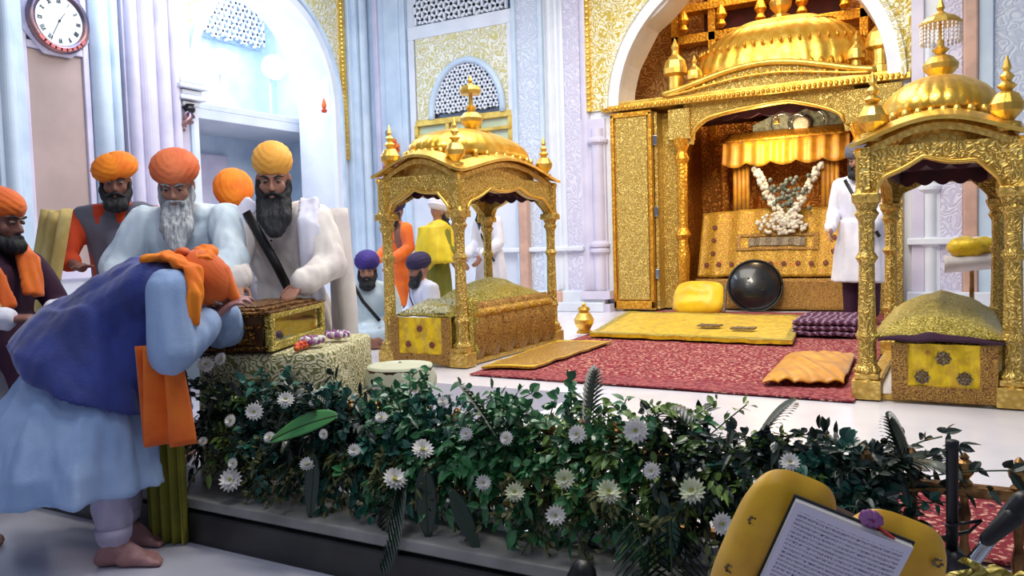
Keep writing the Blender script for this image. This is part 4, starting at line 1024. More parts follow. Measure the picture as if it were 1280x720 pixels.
# orange scarf: round the neck, hanging from it and a broad fall below the elbow
mb = MB().tube([(-2.62, 1.93, 1.1), (-2.53, 1.95, 1.11), (-2.44, 1.98, 1.06), (-2.4, 1.96, .97), (-2.405, 1.94, .86)], [.035, .045, .045, .04, .03], 12, .45)
mb.tube([(-2.62, 2.16, 1.1), (-2.53, 2.12, 1.13), (-2.46, 2.05, 1.09)], [.03, .045, .04], 12, .5)
mb.build('scarf', 'orange_bright', T, vox=.008, sm=1, disp=folds(.012, 40, 6))
MB().grid(lambda a, b: (-2.555 + (.115 + .075 * b) * (a - .1) - .02 * b, 1.865 + .03 * math.sin(a * 13 + b) + (a - .5) * .08, .79 - .36 * b), 30, 16, .012).build('scarf_fall', 'orange', T, smooth=True)
# green cloth hanging to the floor behind him
T = thing('olive_drape', 'long olive green cloth hanging to the floor between the bowing man and the black step', 'cloth', (-2.68, 1.97, 0))
MB().grid(lambda a, b: (-2.74 + .15 * a, 1.965 + .022 * math.sin(a * 24) + .05 * a, .74 - .735 * b), 36, 12, .01).build('cloth', 'olive', T, smooth=True)

# --- yellow turban man with long black beard
P = dict(pel=(-3.3, 3.3, .83), chest=(-3.18, 3.16, 1.15), neck=(-3.08, 3.06, 1.35), shL=(-2.92, 3.15, 1.28), shR=(-3.26, 3.0, 1.28))
hc = (-3.0, 2.95, 1.475)
aR = arm_pts((-3.26, 2.99, 1.27), (-3.03, 2.72, .97), (-.6, -.2, -.6), .25, .24); aL = arm_pts((-2.91, 3.15, 1.27), (-2.80, 2.90, .955), (.5, .5, -.8), .26, .24)
T, body, fr = person('bearded_man', 'man in yellow turban and cream robe with long black beard standing behind the casket', P, hc, (.62, -.76, -.3), (0, 0, 1), 'skin', base=(-3.3, 3.3, 0), vox=.008, arms=(aR, aL),
    hands=((aR[2], (.3, -.35, -.35), (.1, -.3, -1), 1, dict(curl=.5)), (aL[2], (.05, -.5, -.3), (-.1, -.3, -1), -1, dict(curl=.5))),
    legs=([V((-3.38, 3.26, .78)), V((-3.38, 3.22, .42)), V((-3.38, 3.26, .09))], [V((-3.22, 3.36, .78)), V((-3.22, 3.34, .42)), V((-3.22, 3.38, .09))]), feet=(((-3.38, 3.26, .085), (-3.28, 3.08, 0)), ((-3.22, 3.38, .085), (-3.12, 3.2, 0))))
face_parts(body, hc, fr, 'hair_black', 'hair_black', .2, .1, tip=(-2.925, 2.87, 1.2))
turban(T, hc, fr, 'yellow_turban', .1, .112, .092, .1)
sk = [ellring((-3.26, 3.26), .2, .15, .95, .45), ellring((-3.24, 3.28), .24, .18, .75, .45, pl=.03), ellring((-3.2, 3.32), .3, .19, .5, .45, pl=.05, ph=1), ellring((-3.18, 3.34), .34, .2, .28, .45, pl=.07, ph=1.4)]
robe(T, 'robe', 'cloth_cream', P, (aR, aL), sk, 1.16, (.085, .08, .066), fold=.02, ff=(16, 16, 1.8), seed=3)
MB().grid(lambda a, b: (-2.9 - .06 * a + (.05 + .1 * b) * (1 - a) ** 1.0 + .012 * math.sin(a * 22), 3.26 - .02 * b + .03 * math.sin(a * 22 + 1) + .1 * a, 1.33 - .95 * b), 30, 20, .03).build('hanging_mantle', 'cloth_cream', T, smooth=True)
MB().tube([(-3.17, 2.92, 1.32), (-3.1, 2.955, 1.17), (-3.04, 2.98, 1.05), (-3.02, 3.05, .9)], .024, 8, .3, nrm=(.5, -.86, 0)).build('black_sash', 'black', T, smooth=True)
mb = MB()
for z in (1.17, 1.12, 1.07, 1.02): mb.ell((-3.07 - .12 * (z - 1.05), 3.01 - .1 * (z - 1.05), z), (.006, .006, .006), seg=8, rg=5)
mb.build('button', 'black', T)
mb = MB().tube([(-2.92, 3.12, 1.38), (-2.87, 3.04, 1.25), (-2.87, 3.06, 1.1), (-2.9, 3.12, .85)], [.05, .06, .06, .05], 10, .35, nrm=(.5, -.86, 0)).tube([(-3.2, 2.99, 1.38), (-3.22, 2.89, 1.25), (-3.22, 2.9, 1.1), (-3.24, 3.0, .85)], [.05, .055, .055, .045], 10, .35, nrm=(.5, -.86, 0))
mb.build('shawl', 'cloth_white', T, vox=.012, sm=1, disp=folds(.02, 28, 3))

# --- grey bearded man in orange turban
P = dict(pel=(-3.62, 2.95, .82), chest=(-3.55, 2.87, 1.16), neck=(-3.48, 2.8, 1.35), shL=(-3.3, 2.9, 1.29), shR=(-3.68, 2.72, 1.29))
hc = (-3.41, 2.70, 1.46)
aR = arm_pts((-3.69, 2.71, 1.28), (-3.5, 2.45, .95), (-.6, -.2, -.4)); aL = arm_pts((-3.29, 2.89, 1.28), (-3.1, 2.58, .95), (.6, .2, -.5))
T, body, fr = person('grey_bearded_man', 'man in white with orange turban and long grey beard standing behind the bowing man', P, hc, (.6, -.72, -.42), (0, 0, 1), 'skin', base=(-3.62, 2.95, 0), vox=.009, arms=(aR, aL),
    hands=((aR[2], (.3, -.35, -.35), (.1, -.3, -1), 1), (aL[2], (.3, -.3, -.5), (-.1, -.3, -1), -1)),
    legs=([V((-3.7, 2.9, .78)), V((-3.7, 2.88, .42)), V((-3.7, 2.92, .09))], [V((-3.54, 3., .78)), V((-3.54, 2.98, .42)), V((-3.54, 3.02, .09))]), feet=(((-3.7, 2.92, .085), (-3.6, 2.74, 0)), ((-3.54, 3.02, .085), (-3.44, 2.84, 0))))
face_parts(body, hc, fr, 'hair_grey', 'hair_grey', .22, .085, tip=(-3.33, 2.62, 1.14))
turban(T, hc, fr, 'orange_turban', .118, .124, .09, .092)
sk = [ellring((-3.59, 2.92), .2, .15, .95, .45), ellring((-3.6, 2.93), .23, .17, .7, .45, pl=.03), ellring((-3.6, 2.94), .25, .18, .4, .45, pl=.05, ph=1)]
robe(T, 'robe', 'cloth_blue_white', P, (aR, aL), sk, 1.16, (.09, .085, .068), fold=.018, ff=(14, 14, 2), seed=8)

# --- man in orange turban and orange robe further back
P = dict(pel=(-4.42, 3.1, .9), chest=(-4.4, 3.06, 1.22), neck=(-4.35, 3.03, 1.42), shL=(-4.2, 3.14, 1.34), shR=(-4.52, 2.92, 1.34))
hc = (-4.29, 2.98, 1.545)
aR = arm_pts((-4.53, 2.91, 1.33), (-4.25, 2.72, 1.05), (-.6, -.3, -.5)); aL = arm_pts((-4.19, 3.13, 1.33), (-4.02, 2.9, 1.0), (.6, .2, -.5))
T, body, fr = person('turbaned_man', 'man in orange robe and loosely wound orange turban beside the pink wall panel', P, hc, (.75, -.6, -.25), (0, 0, 1), 'skin_dark', base=(-4.42, 3.1, 0), vox=.011, arms=(aR, aL),
    hands=((aR[2], (.3, -.3, .1), (.1, .3, -1), 1), (aL[2], (.3, -.3, -.3), (0, 0, -1), -1)),
    legs=([V((-4.5, 3.06, .85)), V((-4.5, 3.04, .45)), V((-4.5, 3.1, .09))], [V((-4.34, 3.16, .85)), V((-4.34, 3.14, .45)), V((-4.34, 3.2, .09))]), feet=(((-4.5, 3.1, .085), (-4.38, 2.94, 0)), ((-4.34, 3.2, .085), (-4.22, 3.04, 0))))
face_parts(body, hc, fr, 'hair_black', 'hair_black', .05, .06)
turban(T, hc, fr, 'orange_bright', .125, .135, .085, .088, .25, .04)
sk = [ellring((-4.42, 3.1), .2, .16, 1.0, .5), ellring((-4.42, 3.1), .26, .2, .6, .5, pl=.05), ellring((-4.42, 3.1), .3, .24, .15, .5, pl=.08, ph=1)]
robe(T, 'robe', 'orange_red', P, (aR, aL), sk, 1.12, fold=.015, seed=11, arm_end=.3)
mb = MB(); torso_prims(mb, P, 1.17); mb.build('grey_shawl', 'vest_grey', T, vox=.014, sm=2, disp=folds(.02, 12, 3))
MB().grid(lambda a, b: (-4.38 + .17 * a - .16 * b + .02 * math.sin(a * 16), 2.62 - .02 * b + .03 * math.sin(a * 16 + 1) - .06 * b, 1.37 - .75 * b + .01 * math.sin(a * 9)), 30, 14, .02).build('cream_cloth', 'cream_shawl', T, smooth=True)

# --- second orange turban between the two men
P = dict(pel=(-4.2, 3.8, .86), chest=(-4.16, 3.75, 1.17), neck=(-4.12, 3.7, 1.37), shL=(-3.98, 3.82, 1.3), shR=(-4.3, 3.6, 1.3))
hc = (-4.06, 3.64, 1.46)
T, body, fr = person('turbaned_man', 'orange turbaned man mostly hidden between the two white robed men', P, hc, (.6, -.5, -.75), (0, 0, 1), 'skin_dark', base=(-4.2, 3.8, 0), vox=.013,
    legs=([V((-4.28, 3.76, .82)), V((-4.28, 3.74, .42)), V((-4.28, 3.78, .09))], [V((-4.12, 3.86, .82)), V((-4.12, 3.84, .42)), V((-4.12, 3.88, .09))]), feet=(((-4.28, 3.78, .085), (-4.18, 3.6, 0)), ((-4.12, 3.88, .085), (-4.02, 3.7, 0))))
face_parts(body, hc, fr, 'hair_black', 'hair_black', .05, .06)
turban(T, hc, fr, 'orange_bright', .125, .15, .085, .085)
sk = [ellring((-4.2, 3.8), .2, .16, .95, .5), ellring((-4.2, 3.8), .26, .2, .6, .5, pl=.05), ellring((-4.2, 3.8), .3, .24, .2, .5, pl=.08)]
robe(T, 'robe', 'navy', P, (arm_pts(P['shR'], P['shR'] + V((.1, -.1, -.48)), (-1, 0, 0)), arm_pts(P['shL'], P['shL'] + V((.05, -.1, -.48)), (1, 0, 0))), sk, 1.12, vox=.014)

# --- man at the left edge in orange scarf
P = dict(pel=(-3.72, 2.02, .74), chest=(-3.72, 2.02, 1.02), neck=(-3.69, 2.02, 1.16), shL=(-3.74, 2.2, 1.09), shR=(-3.60, 1.88, 1.09))
hc = (-3.655, 2.03, 1.285)
aR = arm_pts((-3.6, 1.87, 1.09), (-3.44, 1.93, .865), (0, -.6, -.8), .24, .23); aL = arm_pts((-3.74, 2.2, 1.08), (-3.5, 2.15, .87), (.1, .5, -.8), .24, .23)
T, body, fr = person('watching_man', 'dark-faced man at the left edge with orange turban and striped orange scarf', P, hc, (.86, .36, -.22), (0, 0, 1), 'skin_dark', base=(-3.72, 2.02, 0), vox=.008, arms=(aR, aL),
    hands=((aR[2], (.35, .3, -.0), (.1, .4, -1), 1, dict(curl=.7)), (aL[2], (.4, -.1, -.1), (.1, -.4, -1), -1, dict(curl=.6))),
    legs=([V((-3.66, 1.94, .7)), V((-3.5, 1.86, .38)), V((-3.36, 1.68, .09))], [V((-3.76, 2.1, .7)), V((-3.68, 2.1, .38)), V((-3.72, 2.1, .09))]), feet=(((-3.36, 1.68, .085), (-3.14, 1.72, 0)), ((-3.72, 2.1, .085), (-3.52, 2.14, 0))))
face_parts(body, hc, fr, 'hair_black', 'hair_black', .0, .04, tip=(-3.57, 2.06, 1.17))
turban(T, hc, fr, 'orange', .098, .11, .075, .082)
sk = [ellring((-3.71, 2.02), .16, .19, .86, .2), ellring((-3.7, 2.02), .17, .2, .7, .2), ellring((-3.68, 2.), .19, .22, .5, .2, pl=.03)]
robe(T, 'jacket', 'maroon_cloth', P, (aR, aL), sk, 1.06, (.07, .062, .055), fold=.01, seed=5, arm_end=.55)
for a in (aR, aL): MB().caps(a[1] + (a[2] - a[1]) * .35, .06, a[1] + (a[2] - a[1]) * .93, .05, 14).build('white_cuff', 'cloth_white', T, vox=.008, sm=1, disp=folds(.01, 30, 20))
mb = MB()
for l in ([V((-3.66, 1.94, .7)), V((-3.5, 1.86, .38)), V((-3.37, 1.69, .12))], [V((-3.76, 2.1, .7)), V((-3.68, 2.1, .38)), V((-3.72, 2.1, .12))]): mb.chain(l, [.1, .08, .06], 14)
mb.build('trousers', 'vest_grey', T, vox=.01, sm=2, disp=folds(.01, 20, 10))
mb = MB().tube([(-3.72, 1.86, 1.2), (-3.6, 1.87, 1.15), (-3.56, 1.93, 1.02), (-3.52, 1.95, .9)], [.05, .06, .06, .05], 10, .4, nrm=(.8, -.5, 0))
mb.tube([(-3.74, 2.12, 1.22), (-3.6, 2.12, 1.12), (-3.55, 2.1, .95)], [.05, .06, .05], 10, .4, nrm=(.9, .1, 0))
mb.build('scarf', 'orange', T, vox=.009, sm=1, disp=folds(.014, 30, 4))
mb = MB().tube([(-3.67, 1.80, 1.17), (-3.56, 1.83, 1.12), (-3.5, 1.88, 1.0), (-3.47, 1.91, .9)], [.014, .016, .016, .014], 8, .5, nrm=(.8, -.5, 0))
mb.build('scarf_stripe', 'cream_shawl', T, smooth=True)

for o in list(COL.objects):
    if o is T: o.location.x -= .05; o.location.y -= .03

# --- seated and distant people
def seated(name, label, x, y, yaw, tm, cloth, beard='hair_black', skin='skin', strap=True, sc=1.):
    ca, sa = math.cos(yaw), math.sin(yaw)
    def L_(a, b, c): return V((x + (a * ca - b * sa) * sc, y + (a * sa + b * ca) * sc, ZP + c * sc))   # a right, b forward
    P = dict(pel=L_(0, -.08, .13), chest=L_(0, -.04, .4), neck=L_(0, 0, .56), shL=L_(-.18, -.02, .49), shR=L_(.18, -.02, .49))
    hc = L_(0, .03, .675)
    ars = [[P['shR'], L_(.25, .02, .24), L_(.12, .26, .16)], [P['shL'], L_(-.25, .02, .24), L_(-.12, .26, .16)]]
    fwd = L_(0, 1, -.15) - L_(0, 0, 0)
    T, body, fr = person(name, label, P, hc, fwd, (0, 0, 1), skin, base=(x, y, ZP), vox=.012, arms=ars,
        hands=((ars[0][2], L_(-.3, 1, -.2) - L_(0, 0, 0), (0, 0, -1), 1), (ars[1][2], L_(.3, 1, -.2) - L_(0, 0, 0), (0, 0, -1), -1)),
        legs=([L_(.1, -.05, .12), L_(.33, .3, .1), L_(.03, .36, .07)], [L_(-.1, -.05, .12), L_(-.33, .3, .1), L_(-.03, .4, .07)]), feet=((L_(.03, .36, .08), L_(-.18, .38, .0)), (L_(-.03, .4, .08), L_(.18, .42, .0))))
    face_parts(body, hc, fr, beard, beard, .06, .07)
    turban(T, hc, fr, tm, .115, .13, .095, .09)
    mb = MB(); torso_prims(mb, P, 1.12)
    for a in ars: mb.chain([a[0], a[1], a[1] + (a[2] - a[1]) * .85], [.075, .07, .055], 12)
    mb.caps(L_(.1, -.05, .13), .12, L_(.32, .28, .1), .1, 12).caps(L_(-.1, -.05, .13), .12, L_(-.32, .28, .1), .1, 12).caps(L_(.32, .28, .1), .1, L_(.05, .34, .09), .08).caps(L_(-.32, .28, .1), .1, L_(-.05, .34, .09), .08).caps(L_(0, -.05, .12), .13, L_(0, .25, .1), .1)
    mb.build('robe', cloth, T, vox=.013, sm=2, disp=folds(.014, 14, 5))
    if strap: MB().tube([L_(.12, .09, .55), L_(.04, .125, .4), L_(-.1, .11, .22)], .016, 8, .3, nrm=fwd).build('strap', 'black', T, smooth=True)
    return T
seated('seated_man', 'man in purple turban and white kurta sitting left of the canopy post', -4.68, 5.7, -2.55, 'purple_turban', 'cloth_blue_white')
seated('seated_man', 'man in dark turban and white sitting half hidden behind the left canopy post', -4.62, 6.45, 2.6, 'dark_turban', 'cloth_white', sc=.95)
def standing(name, label, x, y, yaw, z0, h, tm, m, skin='skin', beard='hair_black', hem=.35, legs_m=None, lean=.04, strap=False, hood=None, vest=None, lower=None, arm_f=.18):
    s_ = h / 1.72; ca, sa = math.cos(yaw), math.sin(yaw)
    def L_(a, b, c): return V((x + (a * ca - b * sa) * s_, y + (a * sa + b * ca) * s_, z0 + c * s_))
    P = dict(pel=L_(0, -.02, .92), chest=L_(0, lean * .6, 1.22), neck=L_(0, lean, 1.42), shL=L_(-.18, lean * .8, 1.34), shR=L_(.18, lean * .8, 1.34))
    hc = L_(0, lean + .03, 1.555); fwd = L_(0, 1, -.2) - L_(0, 0, 0)
    ars = [[P['shR'], L_(.24, lean, 1.08), L_(.17, arm_f + .1, .92)], [P['shL'], L_(-.24, lean, 1.08), L_(-.17, arm_f + .1, .92)]]
    T, body, fr = person(name, label, P, hc, fwd, (0, 0, 1), skin, base=(x, y, z0), vox=.013, arms=ars,
        hands=((ars[0][2], L_(-.1, .6, -.8) - L_(0, 0, 0), L_(-1, 0, 0) - L_(0, 0, 0), 1), (ars[1][2], L_(.1, .6, -.8) - L_(0, 0, 0), L_(1, 0, 0) - L_(0, 0, 0), -1)),
        legs=([L_(.09, 0, .88), L_(.1, .02, .48), L_(.1, 0, .09)], [L_(-.09, 0, .88), L_(-.1, .02, .48), L_(-.1, 0, .09)]), feet=((L_(.1, 0, .088), L_(.12, .2, 0)), (L_(-.1, 0, .088), L_(-.12, .2, 0))))
    face_parts(body, hc, fr, beard, beard, .06, .07)
    turban(T, hc, fr, tm, .115, .13, .092, .09)
    sk = [ellring(L_(0, 0, 0), .19 * s_, .14 * s_, z0 + 1.0 * s_, yaw), ellring(L_(0, 0, 0), .23 * s_, .17 * s_, z0 + .75 * s_, yaw, pl=.03), ellring(L_(0, 0, 0), .27 * s_, .2 * s_, z0 + hem * s_, yaw, pl=.06)]
    robe(T, 'kurta', m, P, ars, sk, 1.08 * s_, (.07, .064, .056), vox=.013, fold=.012, arm_end=.9)
    if legs_m:
        mb = MB()
        for l in (.1, -.1): mb.caps(L_(l, .0, .7), .09, L_(l, 0, .14), .065, 12)
        mb.build('trousers', legs_m, T, vox=.014, sm=1)
    if strap: MB().tube([L_(.1, .13, 1.38), L_(.0, .15, 1.2), L_(-.13, .15, .98), L_(-.2, .1, .84)], .017, 8, .3, nrm=fwd).build('strap', 'black', T, smooth=True)
    return T, L_, P
standing('attendant_man', 'man in white kurta with dark trousers standing between the throne and right canopy', -.8, 8.2, 2.9, ZP, 1.72, 'vest_grey', 'cloth_white', hem=.42, legs_m='maroon_cloth', strap=True, beard='hair_black')
standing('attendant_man', 'man in white with black strap seen through the left canopy, on its right side', -4.42, 7.45, 2.8, ZP, 1.42, 'white_turban', 'cloth_white', hem=.3, strap=True)
standing('attendant_man', 'man in orange robe and dark turban behind the left canopy', -5.32, 7.05, 2.9, ZP, 1.38, 'dark_turban', 'orange', hem=.3, skin='skin_dark')
T, L_, P = standing('attendant_man', 'man in white turban with bright yellow cape over olive robe behind the left canopy', -4.78, 6.95, -.6, ZP, 1.35, 'white_turban', 'olive', hem=.12)
mb = MB(); torso_prims(mb, P, 1.26)
mb.rings([ellring(L_(0, 0, 0), .2, .18, P['pel'].z + .36, -.6), ellring(L_(0, 0, 0), .26, .21, P['pel'].z + .15, -.6, pl=.03), ellring(L_(0, 0, 0), .29, .23, P['pel'].z - .02, -.6, pl=.05)])
for s_ in ('shL', 'shR'): mb.caps(P[s_], .08, P[s_] + V((0, 0, -.22)), .1, 12)
mb.build('yellow_cape', 'yellow_cloth', T, vox=.014, sm=2, disp=folds(.016, 14, 3))
# ------------------------------------------------------------------ table, casket, garlands
def L2(p, yaw, c):
    ca, sa = math.cos(yaw), math.sin(yaw); return V((c[0] + p[0] * ca - p[1] * sa, c[1] + p[0] * sa + p[1] * ca, p[2]))
TY = .411      # casket long axis heading
Rz = Matrix.Rotation(TY, 3, 'Z')
def obx(mb, c, d, org): return mb.box(V(org) + Rz @ V((c[0], c[1], 0)) + V((0, 0, c[2])), d, R=Rz)
# cloth covered table
T = thing('covered_table', 'low table under a pale yellow embroidered cloth behind the flowers', 'table', (-2.7, 2.85, 0))
tc_ = (-2.68, 2.70); hxx, hyy = .29, .37; zt = .69; ty = .411
for sx in (-1, 1):
    for sy in (-1, 1):
        p = L2((sx * (hxx - .06), sy * (hyy - .06), 0), ty, tc_); MB().lathe(p, [(.025, 0), (.03, .03), (.022, .3), (.03, .62)], 12).build('leg', 'wood_dark', T)
Rt = Matrix.Rotation(ty, 3, 'Z')
MB().box((tc_[0], tc_[1], zt - .03), (2 * hxx - .06, 2 * hyy - .06, .03), R=Rt).build('tabletop', 'wood_dark', T)
n = 96; rr = []
def trr(s_, z, w_=0.):
    out = []
    for k in range(n):
        t = 2 * PI * k / n; c, s2 = math.cos(t), math.sin(t); q = (abs(c) ** 9 + abs(s2) ** 9) ** (-1 / 9)
        m = s_ * (1 + w_ * math.sin(t * 17)); out.append(L2((hxx * c * q * m, hyy * s2 * q * m, z), ty, tc_))
    return out
MB().rings([trr(.5, zt + .001), trr(.98, zt), trr(1.0, zt - .008), trr(1.01, zt - .08, .01), trr(1.03, zt - .3, .03), trr(1.04, zt - .52, .045)]).build('tablecloth', 'cloth_lace', T, smooth=True)
# golden casket with a window in its end
BO = V((-2.762, 2.621, 0)); zb = .70; hx, hy = .155, .325
T = thing('golden_casket', 'engraved golden brown casket with framed glass end standing on the table', 'casket', (BO.x, BO.y, zb))
Bz = Matrix.Rotation(.411, 3, 'Z')     # x: long front side, end face looks to +x
def bx(mb, c, d): return mb.box(V((BO.x, BO.y, 0)) + Bz @ V((c[0], c[1], 0)) + V((0, 0, zb + (c[2] - zb) * .8)), (d[0], d[1], d[2] * .8), R=Bz)
mb = MB(); bx(mb, (-.03, 0, zb + .012), (2 * hx + .0, 2 * hy, .024)); bx(mb, (-.02, -hy + .01, zb + .1), (2 * hx - .02, .02, .17)); bx(mb, (-.02, hy - .01, zb + .1), (2 * hx - .02, .02, .17)); bx(mb, (-hx, 0, zb + .1), (.02, 2 * hy, .17))
mb.build('case', 'box_brown', T, bevel=.004)
mb = MB(); bx(mb, (-.02, -hy - .004, zb + .075), (2 * hx - .08, .012, .07)); mb.build('engraved_band', 'box_gold', T, bevel=.004)
mb = MB()
for z, o_ in ((zb + .02, .014), (zb + .19, .014), (zb + .128, .006)):
    bx(mb, (-.01, -hy, z), (2 * hx + .02, .02 + o_, .016)); bx(mb, (-hx - .01, 0, z), (.02 + o_, 2 * hy + .02, .016)); bx(mb, (-.01, hy, z), (2 * hx + .02, .02 + o_, .016))
mb.build('moulding', 'box_gold', T, bevel=.004)
mb = MB(); bx(mb, (-.01, 0, zb + .203), (2 * hx + .05, 2 * hy + .05, .012)); bx(mb, (-.01, 0, zb + .216), (2 * hx - .02, 2 * hy - .02, .016)); bx(mb, (-.01, 0, zb + .228), (2 * hx - .12, 2 * hy - .12, .01))
mb.build('lid', 'box_gold', T, bevel=.005)
mb = MB()
for y in (-hy + .012, hy - .012): bx(mb, (hx, y, zb + .1), (.03, .045, .2))
bx(mb, (hx, 0, zb + .022), (.03, 2 * hy, .044)); bx(mb, (hx, 0, zb + .182), (.03, 2 * hy, .03))
mb.build('window_frame', 'brocade_gold_pale', T, bevel=.005)
mb = MB(); bx(mb, (hx, 0, zb + .105), (.004, 2 * hy - .06, .13)); mb.build('glass', 'glass', T)
mb = MB(); bx(mb, (.05, 0, zb + .03), (.2, 2 * hy - .06, .01)); bx(mb, (.0, 0, zb + .1), (.01, 2 * hy - .05, .15)); mb.build('lining', 'box_inside', T)
mb = MB()
for k in range(5): mb.caps(V((BO.x, BO.y, 0)) + Bz @ V((.08 + .02 * (k % 2), -.2 + .07 * k, 0)) + V((0, 0, zb + .045)), .018, V((BO.x, BO.y, 0)) + Bz @ V((.1, -.18 + .07 * k, 0)) + V((0, 0, zb + .065 + .02 * (k % 2))), .012)
mb.build('relic', 'black_gloss', T, smooth=True)
# ring garlands of purple flowers
for k, (x, y, lab) in enumerate(((-2.46, 2.6, 'ring garland of purple and white flowers on the table, nearer the casket'), (-2.50, 2.81, 'ring garland of purple and white flowers on the table, farther right'))):
    T = thing('ring_garland', lab, 'garland', (x, y, zt), 'purple ring garlands on the table')
    mb = MB(); m2 = MB()
    for i in range(26):
        a = 2 * PI * i / 26; (mb if i % 3 else m2).ell((x + .045 * math.cos(a), y + .045 * math.sin(a), zt + .03 + .012 * random.random()), (.014, .014, .014), seg=7, rg=5)
    mb.build('purple_flowers', 'petal_purple', T, smooth=True); m2.build('white_flowers', 'petal', T, smooth=True)
    MB().ell((x, y, zt + .022), (.025, .025, .014)).build('centre', 'petal_green', T, smooth=True)
T = thing('flower_strand', 'short strand of red and orange flowers by the foot of the casket', 'garland', (-2.42, 2.5, zt))
mb = MB(); m2 = MB()
for i in range(22): (mb if i % 2 else m2).ell((-2.40 - .0035 * i + random.uniform(-.006, .006), 2.44 + .008 * i, zt + .02 + .006 * (i % 3)), (.013, .013, .012), seg=7, rg=5)
mb.build('red_flowers', 'petal_red', T, smooth=True); m2.build('orange_flowers', 'petal_orange', T, smooth=True)
# small round stool with a quilted cloth right of the table
sx_, sy_ = -2.27, 2.97
T = thing('small_stool', 'little round wooden stool at the right end of the cloth covered table', 'stool', (sx_, sy_, 0))
MB().lathe((sx_, sy_, .53), [(.13, 0), (.155, .012), (.155, .03), (.12, .036)], 28).build('seat', 'wood_dark', T)
for a in (.6, 2.2, 3.8, 5.3): MB().chain([(sx_ + .1 * math.cos(a), sy_ + .1 * math.sin(a), .53), (sx_ + .13 * math.cos(a), sy_ + .13 * math.sin(a), .012)], [.018, .013], 10).build('leg', 'wood_dark', T, smooth=True)
T = thing('quilted_cloth', 'small quilted white cloth laid over the round stool right of the table', 'cloth', (sx_, sy_, .567))
def qc(a, b):
    t = 2 * PI * a; r = .2 * b
    k = max(0, r - .15)
    return (sx_ + (r - k * .6) * math.cos(t), sy_ + (r - k * .6) * math.sin(t), .568 + .012 * (1 - b) - k * 1.6 * (1 + .3 * math.sin(9 * t)))
MB().grid(qc, 60, 12, .008).build('cloth', 'cloth_quilt', T, smooth=True)

# ------------------------------------------------------------------ brass railing
RY = 2.3
T = thing('brass_railing', 'low brass railing with turned finials along the marble step, half buried in greenery', 'railing', (-1.1, RY, .172))
MB().bb(-2.72, 1.1, RY - .02, RY + .02, .445, .475).build('top_rail', 'brass', T, bevel=.006)
MB().bb(-2.72, 1.1, RY - .018, RY + .018, .235, .26).build('bottom_rail', 'brass', T, bevel=.005)
x = -2.7
while x < 1.1:
    o = MB().lathe((x, RY, 0), [(.016, .175), (.02, .19), (.011, .2), (.011, .235), (.014, .262), (.018, .29), (.01, .33), (.012, .36), (.016, .4), (.01, .43), (.012, .445)], 12).build('baluster', 'brass_old', T)
    MB().lathe((x, RY, 0), [(.018, .475), (.02, .48), (.011, .49), (.022, .505), (.025, .518), (.02, .532), (.01, .54), (.012, .546), (.003, .556)], 14).build('finial', 'brass', o)
    x += .118
# ------------------------------------------------------------------ greenery tied along the railing
def leaf(mb, p, d, nrm, L, w, droop=.3):
    d = V(d).normalized(); nrm = V(nrm); x = d.cross(nrm)
    if x.length < 1e-4: x = V((1, 0, 0))
    x.normalize(); nz = x.cross(d); o = len(mb.v); st = ((0, .0), (.22, .75), (.45, 1.), (.72, .72), (1, .0))
    for t, q in st:
        c = V(p) + d * L * t - V((0, 0, 1)) * droop * L * t * t
        if q == 0: mb.v.append(c)
        else: mb.v += [c - x * w * q / 2 + nz * w * .12 * q, c, c + x * w * q / 2 + nz * w * .12 * q]
    mb.f += [(o, o + 1, o + 2), (o, o + 2, o + 3)]
    for k in (1, 4): a = o + k; mb.f += [(a, a + 3, a + 4, a + 1), (a + 1, a + 4, a + 5, a + 2)]
    a = o + 7; e = o + 10; mb.f += [(a, e, a + 1), (a + 1, e, a + 2)]
def rv(): 
    while 1:
        q = V((random.uniform(-1, 1), random.uniform(-1, 1), random.uniform(-1, 1)))
        if .1 < q.length < 1: return q.normalized()
def spray(T, x, up, down, ml, ll, nl, lw_=.03, dens=1., zc=.45, wx=.16, fy=.0):
    st = MB(); lv = MB()
    for i in range(nl):
        a = random.random(); isdown = random.random() < .55
        bx_ = x + random.gauss(0, wx * .5); y0 = RY - .02 + fy
        if isdown: e = V((bx_ + random.gauss(0, .08), y0 - random.uniform(.03, .17), zc - random.random() ** .8 * down))
        else: e = V((bx_ + random.gauss(0, .1), y0 + random.uniform(-.14, .14), zc + random.random() ** 1.2 * up))
        s0 = V((x + random.gauss(0, wx * .4), y0, zc - .02))
        mid = (s0 + e) / 2 + V((random.gauss(0, .03), -.05 if isdown else -.02, .05))
        pts = [s0 * (1 - t) ** 2 + mid * 2 * t * (1 - t) + e * t * t for t in [k / 6 for k in range(7)]]
        st.tube(pts, .0022, 5)
        for k in range(2, 7):
            for r in range(3):
                q = pts[k] + rv() * .01; d = (rv() + (pts[k] - pts[k - 1]).normalized() * .7 + V((0, -.2, .1)))
                leaf(lv, q, d, rv() * .6 + V((0, -.5, .8)), random.uniform(.5, 1.1) * ll, random.uniform(.6, 1.05) * lw_, random.uniform(0, .5))
    st.build('stems', 'stem', T); lv.build('leaves', ml, T)
kinds = [('leaf', 'mid green', .05, .034), ('leaf_teal', 'blue green', .046, .036), ('leaf_lime', 'yellow green', .04, .022), ('leaf', 'fresh green', .055, .03), ('leaf_dark', 'very dark green', .06, .026)]
names_pos = ['beside the orange scarf', 'below the casket', 'under the broad pale leaf', 'before the small round stool', 'below the left canopy front', 'below the left bed drape', 'below the narrow yellow mat', 'below the carpet left part', 'below the red carpet middle', 'below the red carpet right part', 'below the amber crumpled cloth', 'beside the black post']
